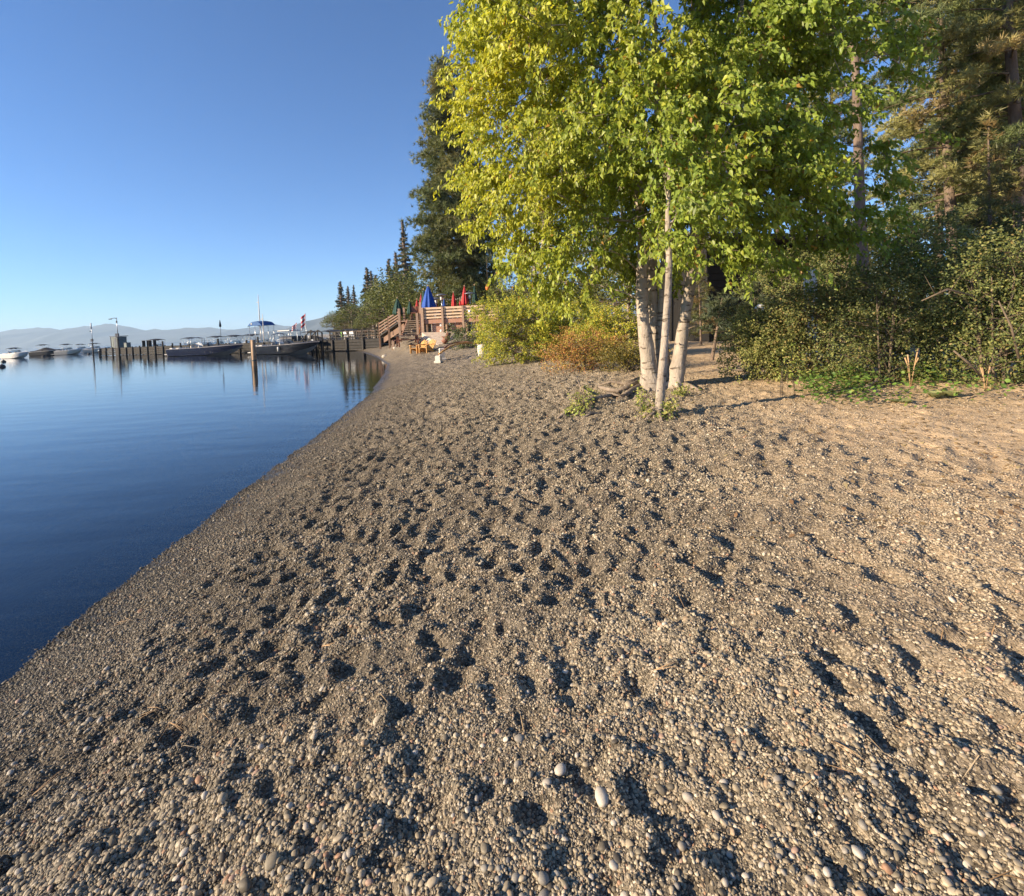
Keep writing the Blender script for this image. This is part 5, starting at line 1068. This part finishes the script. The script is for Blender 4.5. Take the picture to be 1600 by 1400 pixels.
sp1 = conifer('pine_sapling', 'small bushy pine sapling on a crooked stem at the head of the path', 1.75, .75, .55, 16, 4, 5, .19, 111, [(.075,.10,.06),(.10,.12,.06)], (1,1), tall_, .045, 0, base=place_c(1110, 14.0), clr=.18, droop=-.2, lean=(.35, 0))
conifer('pine_sapling', 'small pine sapling with a straight stem beside the path lamp', 2.1, .8, .55, 16, 4, 5, .19, 112, [(.085,.105,.055),(.11,.12,.055)], (1,1), tall_, .03, 0, base=place_c(1180, 14.5), clr=.18, droop=-.1)
dup(sp1, place_c(1148, 15.5), 2.0, 'low pine sapling between the other two saplings', .7)
dup(sp1, place_c(1205, 16), 4.0, 'pine sapling nearest the reddish trunk', .95)
# big pine behind the patio
bp = place_c(730, 49); Hb = at(700, 96, 49).z-bp[2]
conifer('pine_tree', 'huge pine towering behind the patio left of the poplar', Hb, 4.5, 4.9, 230, 16, 7, .50, 120, [(.19,.205,.085),(.13,.155,.065),(.25,.235,.10),(.19,.17,.08)], (4,3,2,1), lambda u: (1-u**1.7)*.90+.07 if u > .1 else .8, .48, 0, base=bp, clr=.75, lean=(-1.2, 0), droop=.30, gap=.03)
# distant spruces along the shore
SC = [(.075,.09,.055),(.06,.075,.045),(.105,.11,.055)]
sA = conifer('spruce_tree', 'tall slender dark spruce, tallest before the big pine', 1, .02, .19, 95, 12, 4, .022, 130, SC, (3,3,2), lambda u: (1-u)*.98+.02, .012, 2, base=(0, 0, 0), clr=.011, droop=.35)
sB = conifer('spruce_tree', 'x', 1, .06, .21, 90, 12, 4, .024, 131, SC, (3,3,2), lambda u: (1-u)**.95*(.85+.25*math.sin(u*23))+.02, .013, 2, base=(0, 0, 0), clr=.015, droop=.3)
first = {}
for px, top, Y, src, rz, wf, lab in ((639, 346, 74, sA, 0, .75, 'tallest slender dark spruce, just left of the huge pine'), (614, 405, 84, sB, 1, .85, 'mid sized dark spruce left of the tallest slender one'), (538, 440, 135, sB, 2, .95, 'leftmost pointed spruce at the end of the shore'), (547, 448, 140, sA, 3, 1.0, 'shorter spruce right beside the leftmost one'), (555.5, 446, 132, sA, 4, .8, 'narrow spruce third from the left end of the shore'), (576, 419, 112, sB, 5, .9, 'bold pointed spruce standing above the low green trees'), (585, 424, 118, sA, 6, 1.0, 'spruce right behind the bold pointed one'), (591, 430, 120, sB, .5, 1.0, 'spruce with a blunt top between the pointed one and the mid sized one'), (626, 395, 90, sA, 1.5, 1.0, 'spruce hidden behind the mid sized and tallest spruces'), (603, 440, 100, sB, 2.5, 1.2, 'low spruce left of the mid sized dark spruce')):
    b = place_c(px, Y); H_ = at(px, top, Y).z-b[2]
    if id(src) not in first: first[id(src)] = 1; src.location = b; src.rotation_euler = (0, 0, rz); src['label'] = lab; src.scale = (H_*wf*1.3, H_*wf*1.3, H_); firsts = src
    else: dup(src, b, rz, lab, (H_*wf*1.3, H_*wf*1.3, H_))
# rounded trees below them
r0 = broadleaf('round_tree', 'x', 'tree', (0, 0, 0), (0, 0, .52), (.42, .40, .46), 90, 6, 12, (.05, .13), .032, [(.12,.135,.04),(.09,.11,.035),(.17,.17,.05)], (3,3,2), seed=71, stems_n=3, droop=.4, trunk_r=.02, crad=.05)
fr0 = True
for px, top, Y, wf, lab in ((530, 488, 118, 1.1, 'bright green tree at the very end of the wooded shore'), (552, 478, 108, 1.3, 'rounded green tree under the leftmost spruces'), (572, 490, 96, .9, 'small bright green tree above the pier railing'), (594, 458, 86, 1.1, 'rounded green tree below the bold pointed spruce'), (616, 438, 70, 1.0, 'yellowish green tree above the dark parasol over the ramp'), (636, 424, 62, .9, 'olive green tree at the foot of the tallest spruce'), (655, 446, 58, 1.1, 'dark green tree directly behind the large blue parasol'), (583, 492, 90, 1.0, 'low green tree behind the landward pier railing'), (605, 480, 72, 1.2, 'low green tree behind the ramp'), (636, 468, 60, 1.1, 'low green tree behind the slim green parasol'), (545, 500, 112, 1.4, 'low green tree by the water under the leftmost spruces'), (562, 500, 106, 1.3, 'low green tree between the shore end and the pier railing')):
    b = place_c(px, Y); H_ = (at(px, top, Y).z-b[2])*1.02
    if fr0: r0.location = b; r0.scale = (H_*wf, H_*wf, H_); r0['label'] = lab; fr0 = False
    else: dup(r0, b, px, lab, (H_*wf, H_*wf, H_))
for px, top, Y, wf, lab in ((690, 455, 54, 1.5, 'dark bushy tree shading the patio behind the parasols'), (722, 452, 56, 1.5, 'dark bushy tree beside the huge pine trunk'), (752, 450, 52, 1.5, 'bushy tree behind the right end of the patio'), (785, 445, 44, 1.5, 'green bushy tree between the patio and the yellow shrub'), (840, 440, 38, 1.6, 'green bushy tree behind the yellow green shrubs'), (910, 430, 32, 1.6, 'green bushy tree behind the rusty orange shrub'), (985, 425, 28, 1.5, 'green bushy tree seen through the pale trunks'), (1330, 400, 24, 1.6, 'green bushy tree behind the reddish pine trunk'), (1560, 370, 25, 1.7, 'bushy tree under the twin trunked pines'), (1660, 360, 24, 1.6, 'bushy tree outside the right edge')):
    b = place_c(px, Y); H_ = (at(px, top, Y).z-b[2])*1.02; dup(r0, b, px*1.7, lab, (H_*wf, H_*wf, H_))
# yellow leaved tree behind the left half of the crown
q = G(842, 556); b = (q.x, q.y+2.5, GZ(q.x, q.y+2.5)); Yb = b[1]
yc = at(865, 300, Yb); broadleaf('poplar_tree', 'yellow leaved poplar standing behind the shrubs at the left side of the big crown', 'tree', b, (yc.x-b[0], 0, at(850, 215, Yb).z-b[2]), (1.6, 1.5, 3.9), 120, 8, 17, (.3,.6), .095, [(.26,.25,.03),(.17,.20,.03),(.36,.30,.03)], (3,3,2), LEAF4, 'leaf', 77, 2, .9, pw=(3,2,3), trunk_r=.10)

# ============================================================ driftwood, roots, litter
def ground_tube(name, lab, cat, pts, rad, m, lift=.03, parent=None, branches=()):
    g = [G(x, y) for x, y in pts]; o0 = g[0]; t = thing(name, lab, cat, o0)
    P_ = [Vector((p.x, p.y, float(full_h(p.x, p.y))+lift+r)) - o0 for p, r in zip(g, rad)]
    obj('log', MB().tube(P_, rad, 9), m, t)
    for bp_, br in branches:
        gb = [G(x, y) for x, y, l in bp_]; obj('branch', MB().tube([Vector((p.x, p.y, p.z+l[2]))-o0 for p, l in zip(gb, bp_)], br, 7), m, t)
    return t
ground_tube('driftwood', 'weathered driftwood limb lying left of the pale trunks', 'driftwood', [(872,656),(890,645),(906,641),(925,629),(945,626),(962,620)], [.02,.032,.04,.045,.04,.02], M['deadwood'], .02, branches=[([(925,629,.04),(918,618,.07),(908,611,.06),(901,600,.16)], [.04,.03,.022,.01]), ([(905,641,.03),(898,632,.07),(893,628,.05)], [.03,.022,.012])])
for k, (pts, rad, lab) in enumerate((([(1005,603),(985,607),(965,615),(945,611),(930,604)], [.085,.06,.05,.04,.02], 'upper exposed pale root running left from the trunks'), ([(1008,607),(988,613),(975,621),(960,622),(948,615)], [.08,.055,.045,.04,.02], 'lower exposed pale root curling beside the driftwood'), ([(1000,598),(975,602),(955,600),(935,603)], [.07,.04,.03,.015], 'thin exposed root behind the upper one'), ([(1070,606),(1080,608),(1092,612),(1100,611)], [.07,.04,.025,.012], 'short exposed root right of the trunks'))):
    g = [G(x, y) for x, y in pts]; o = obj('root', MB().tube([Vector((p.x, p.y, max(p.z, float(full_h(p.x, p.y)))+r*.7)) for p, r in zip(g, rad)], rad, 9), M['deadwood']); tag(o, lab, 'root')
ground_tube('fallen_branch', 'short broken branch on the gravel below the driftwood', 'branch', [(910,653),(922,647),(940,644)], [.015,.03,.015], M['deadwood'], .0)
ground_tube('fallen_branch', 'forked dry branch under the edge of the thicket', 'branch', [(1352,612),(1375,600),(1400,588),(1412,585)], [.02,.03,.025,.012], M['deadwood'], .05)
# straw and needle litter
def litter(name, lab, reg, n, ln, wd, cols, wts, seed, lift=.006, curl=.0):
    r_ = np.random.default_rng(seed); X = r_.uniform(reg[0], reg[1], n); Y = reg[2]+(reg[3]-reg[2])*r_.random(n)**1.3; kp = (r_.random(n) < np.clip(dirt_w(X, Y)+.06, 0, 1)) | (r_.random(n) < .03); kp &= shore_d(X, Y) > .4; X, Y = X[kp], Y[kp]; n = len(X)
    a = r_.uniform(0, 6.28, n); L_ = r_.uniform(.5, 1.2, n)*ln; dx, dy = np.cos(a)*L_/2, np.sin(a)*L_/2; nx_, ny_ = -np.sin(a)*wd, np.cos(a)*wd
    z0 = full_h(X-dx, Y-dy)+lift; z1 = full_h(X+dx, Y+dy)+lift; zm = np.maximum(full_h(X, Y)+lift*1.5, (z0+z1)/2)
    V = np.stack([np.stack([X-dx-nx_, Y-dy-ny_, z0], 1), np.stack([X-dx+nx_, Y-dy+ny_, z0], 1), np.stack([X+nx_*1.2, Y+ny_*1.2, zm], 1), np.stack([X-nx_*1.2, Y-ny_*1.2, zm+.001], 1), np.stack([X+dx, Y+dy, z1], 1)], 1).reshape(-1, 3)
    Fc = np.array([[0,3,2],[0,2,1],[3,4,2]]); F_ = (Fc[None]+(np.arange(n)*5)[:, None, None]).reshape(-1, 3); c = colmix(n, r_, cols, wts)
    tag(obj(name, npmesh(name, V, F_, M['leafdull'], np.repeat(np.clip(c, 0, 1), 5, 0)), None), lab, name.replace('_', ' '), kind='stuff')
litter('needle_litter', 'dry straw coloured pine needles scattered over the gravel', (-3.0, 12, 1.2, 14), 15000, .11, .0013, [(.50,.36,.20),(.40,.26,.14),(.60,.47,.30)], (3,2,2), 81)
litter('leaf_litter', 'small dry fallen leaves scattered under the trees', (.3, 12, 3.0, 16), 9000, .045, .011, [(.36,.25,.13),(.28,.17,.09),(.48,.38,.20),(.22,.15,.08)], (3,2,2,1), 82, .004)
r_ = random.Random(17)
bund = [(212,975,.13,'curled tan needle bundle near the water edge'),(325,1117,.16,'fan of pale pine needles on the left of the beach'),(262,1110,.12,'small needle bundle left of the pale fan'),(375,985,.12,'single bent needle bundle on the dark gravel'),(265,1130,.14,'frayed needle bundle below the pale fan'),(50,1245,.18,'tan needle bundle near the left edge'),(18,1275,.16,'needle bundle lowest at the left edge'),(1022,1055,.16,'long dry needle pair in the middle of the beach'),(1400,1133,.16,'pale forked needle bundle on the right of the beach'),(1300,1160,.12,'thin needle bundle left of the forked one'),(490,750,.2,'reddish needle bundle near the far water edge'),(505,1010,.14,'needle bundle across a footprint'),(440,1160,.1,'tiny needle bundle right of the pale fan'),(1570,965,.2,'straw coloured needle bundle at the right edge')]
for k, (px, py, L_, lab) in enumerate(bund):
    q = G(px, py); z = float(full_h(q.x, q.y)); t = thing('needle_bundle', lab, 'pine needles', (q.x, q.y, z+.012), r_.uniform(0, 6.28))
    for j in range(3 if k != 1 else 7): a = r_.gauss(0, .16 if k != 1 else .4); obj('needle', MB().tube([(0, 0, 0), (L_*.5*math.cos(a), L_*.5*math.sin(a), .018), (L_*math.cos(a*1.5), L_*math.sin(a*1.5), .006)], [.0016, .0015, .0008], 4), M['straw'], t)
# bare stalks and brown leaf drifts at the foot of the thicket
r_ = random.Random(23)
for k, (px, py, h, lab) in enumerate(((1423, 604, .55, 'dry tan seed stalk standing before the thicket, taller one'), (1540, 612, .40, 'dry brown stalk at the foot of the right hand shrubs'), (1470, 590, .45, 'dry tan seed stalk between the shrubs, shorter one'))):
    q = G(px, py); t = thing('dry_stalk', lab, 'stalk', q)
    for j in range(4): a = r_.uniform(0, 6.28); obj('stem', MB().tube([(0, 0, -.03), (.05*math.cos(a), .05*math.sin(a), h*.6), (.1*math.cos(a), .1*math.sin(a), h*r_.uniform(.8, 1.1))], [.008, .006, .012], 5), M['straw'], t)
for k, (pts, rad, lab) in enumerate((([(1490,548),(1512,566),(1535,590)], [.012,.018,.012], 'bare grey limb slanting through the right hand shrubs'), ([(1440,470),(1480,452),(1520,462)], [.008,.014,.010], 'bare limb arching over the middle of the thicket'), ([(1560,470),(1580,510),(1592,560)], [.008,.014,.018], 'bare grey limb near the right edge of the thicket'))):
    P_ = [at(x, y, 6.9-.1*k) for x, y in pts]; o0 = P_[0]; t = thing('bare_limb', lab, 'branch', o0); obj('limb', MB().tube([p-o0 for p in P_], rad, 7), M['twig'], t)
    for j in range(5): u = r_.random(); p = P_[0].lerp(P_[2], u)*.5+P_[1]*.5; d = Vector((r_.uniform(-.3, .3), r_.uniform(-.1, .1), r_.uniform(-.05, .35))); obj('twig', MB().tube([p-o0, p-o0+d], [.006, .002], 4), M['twig'], t)
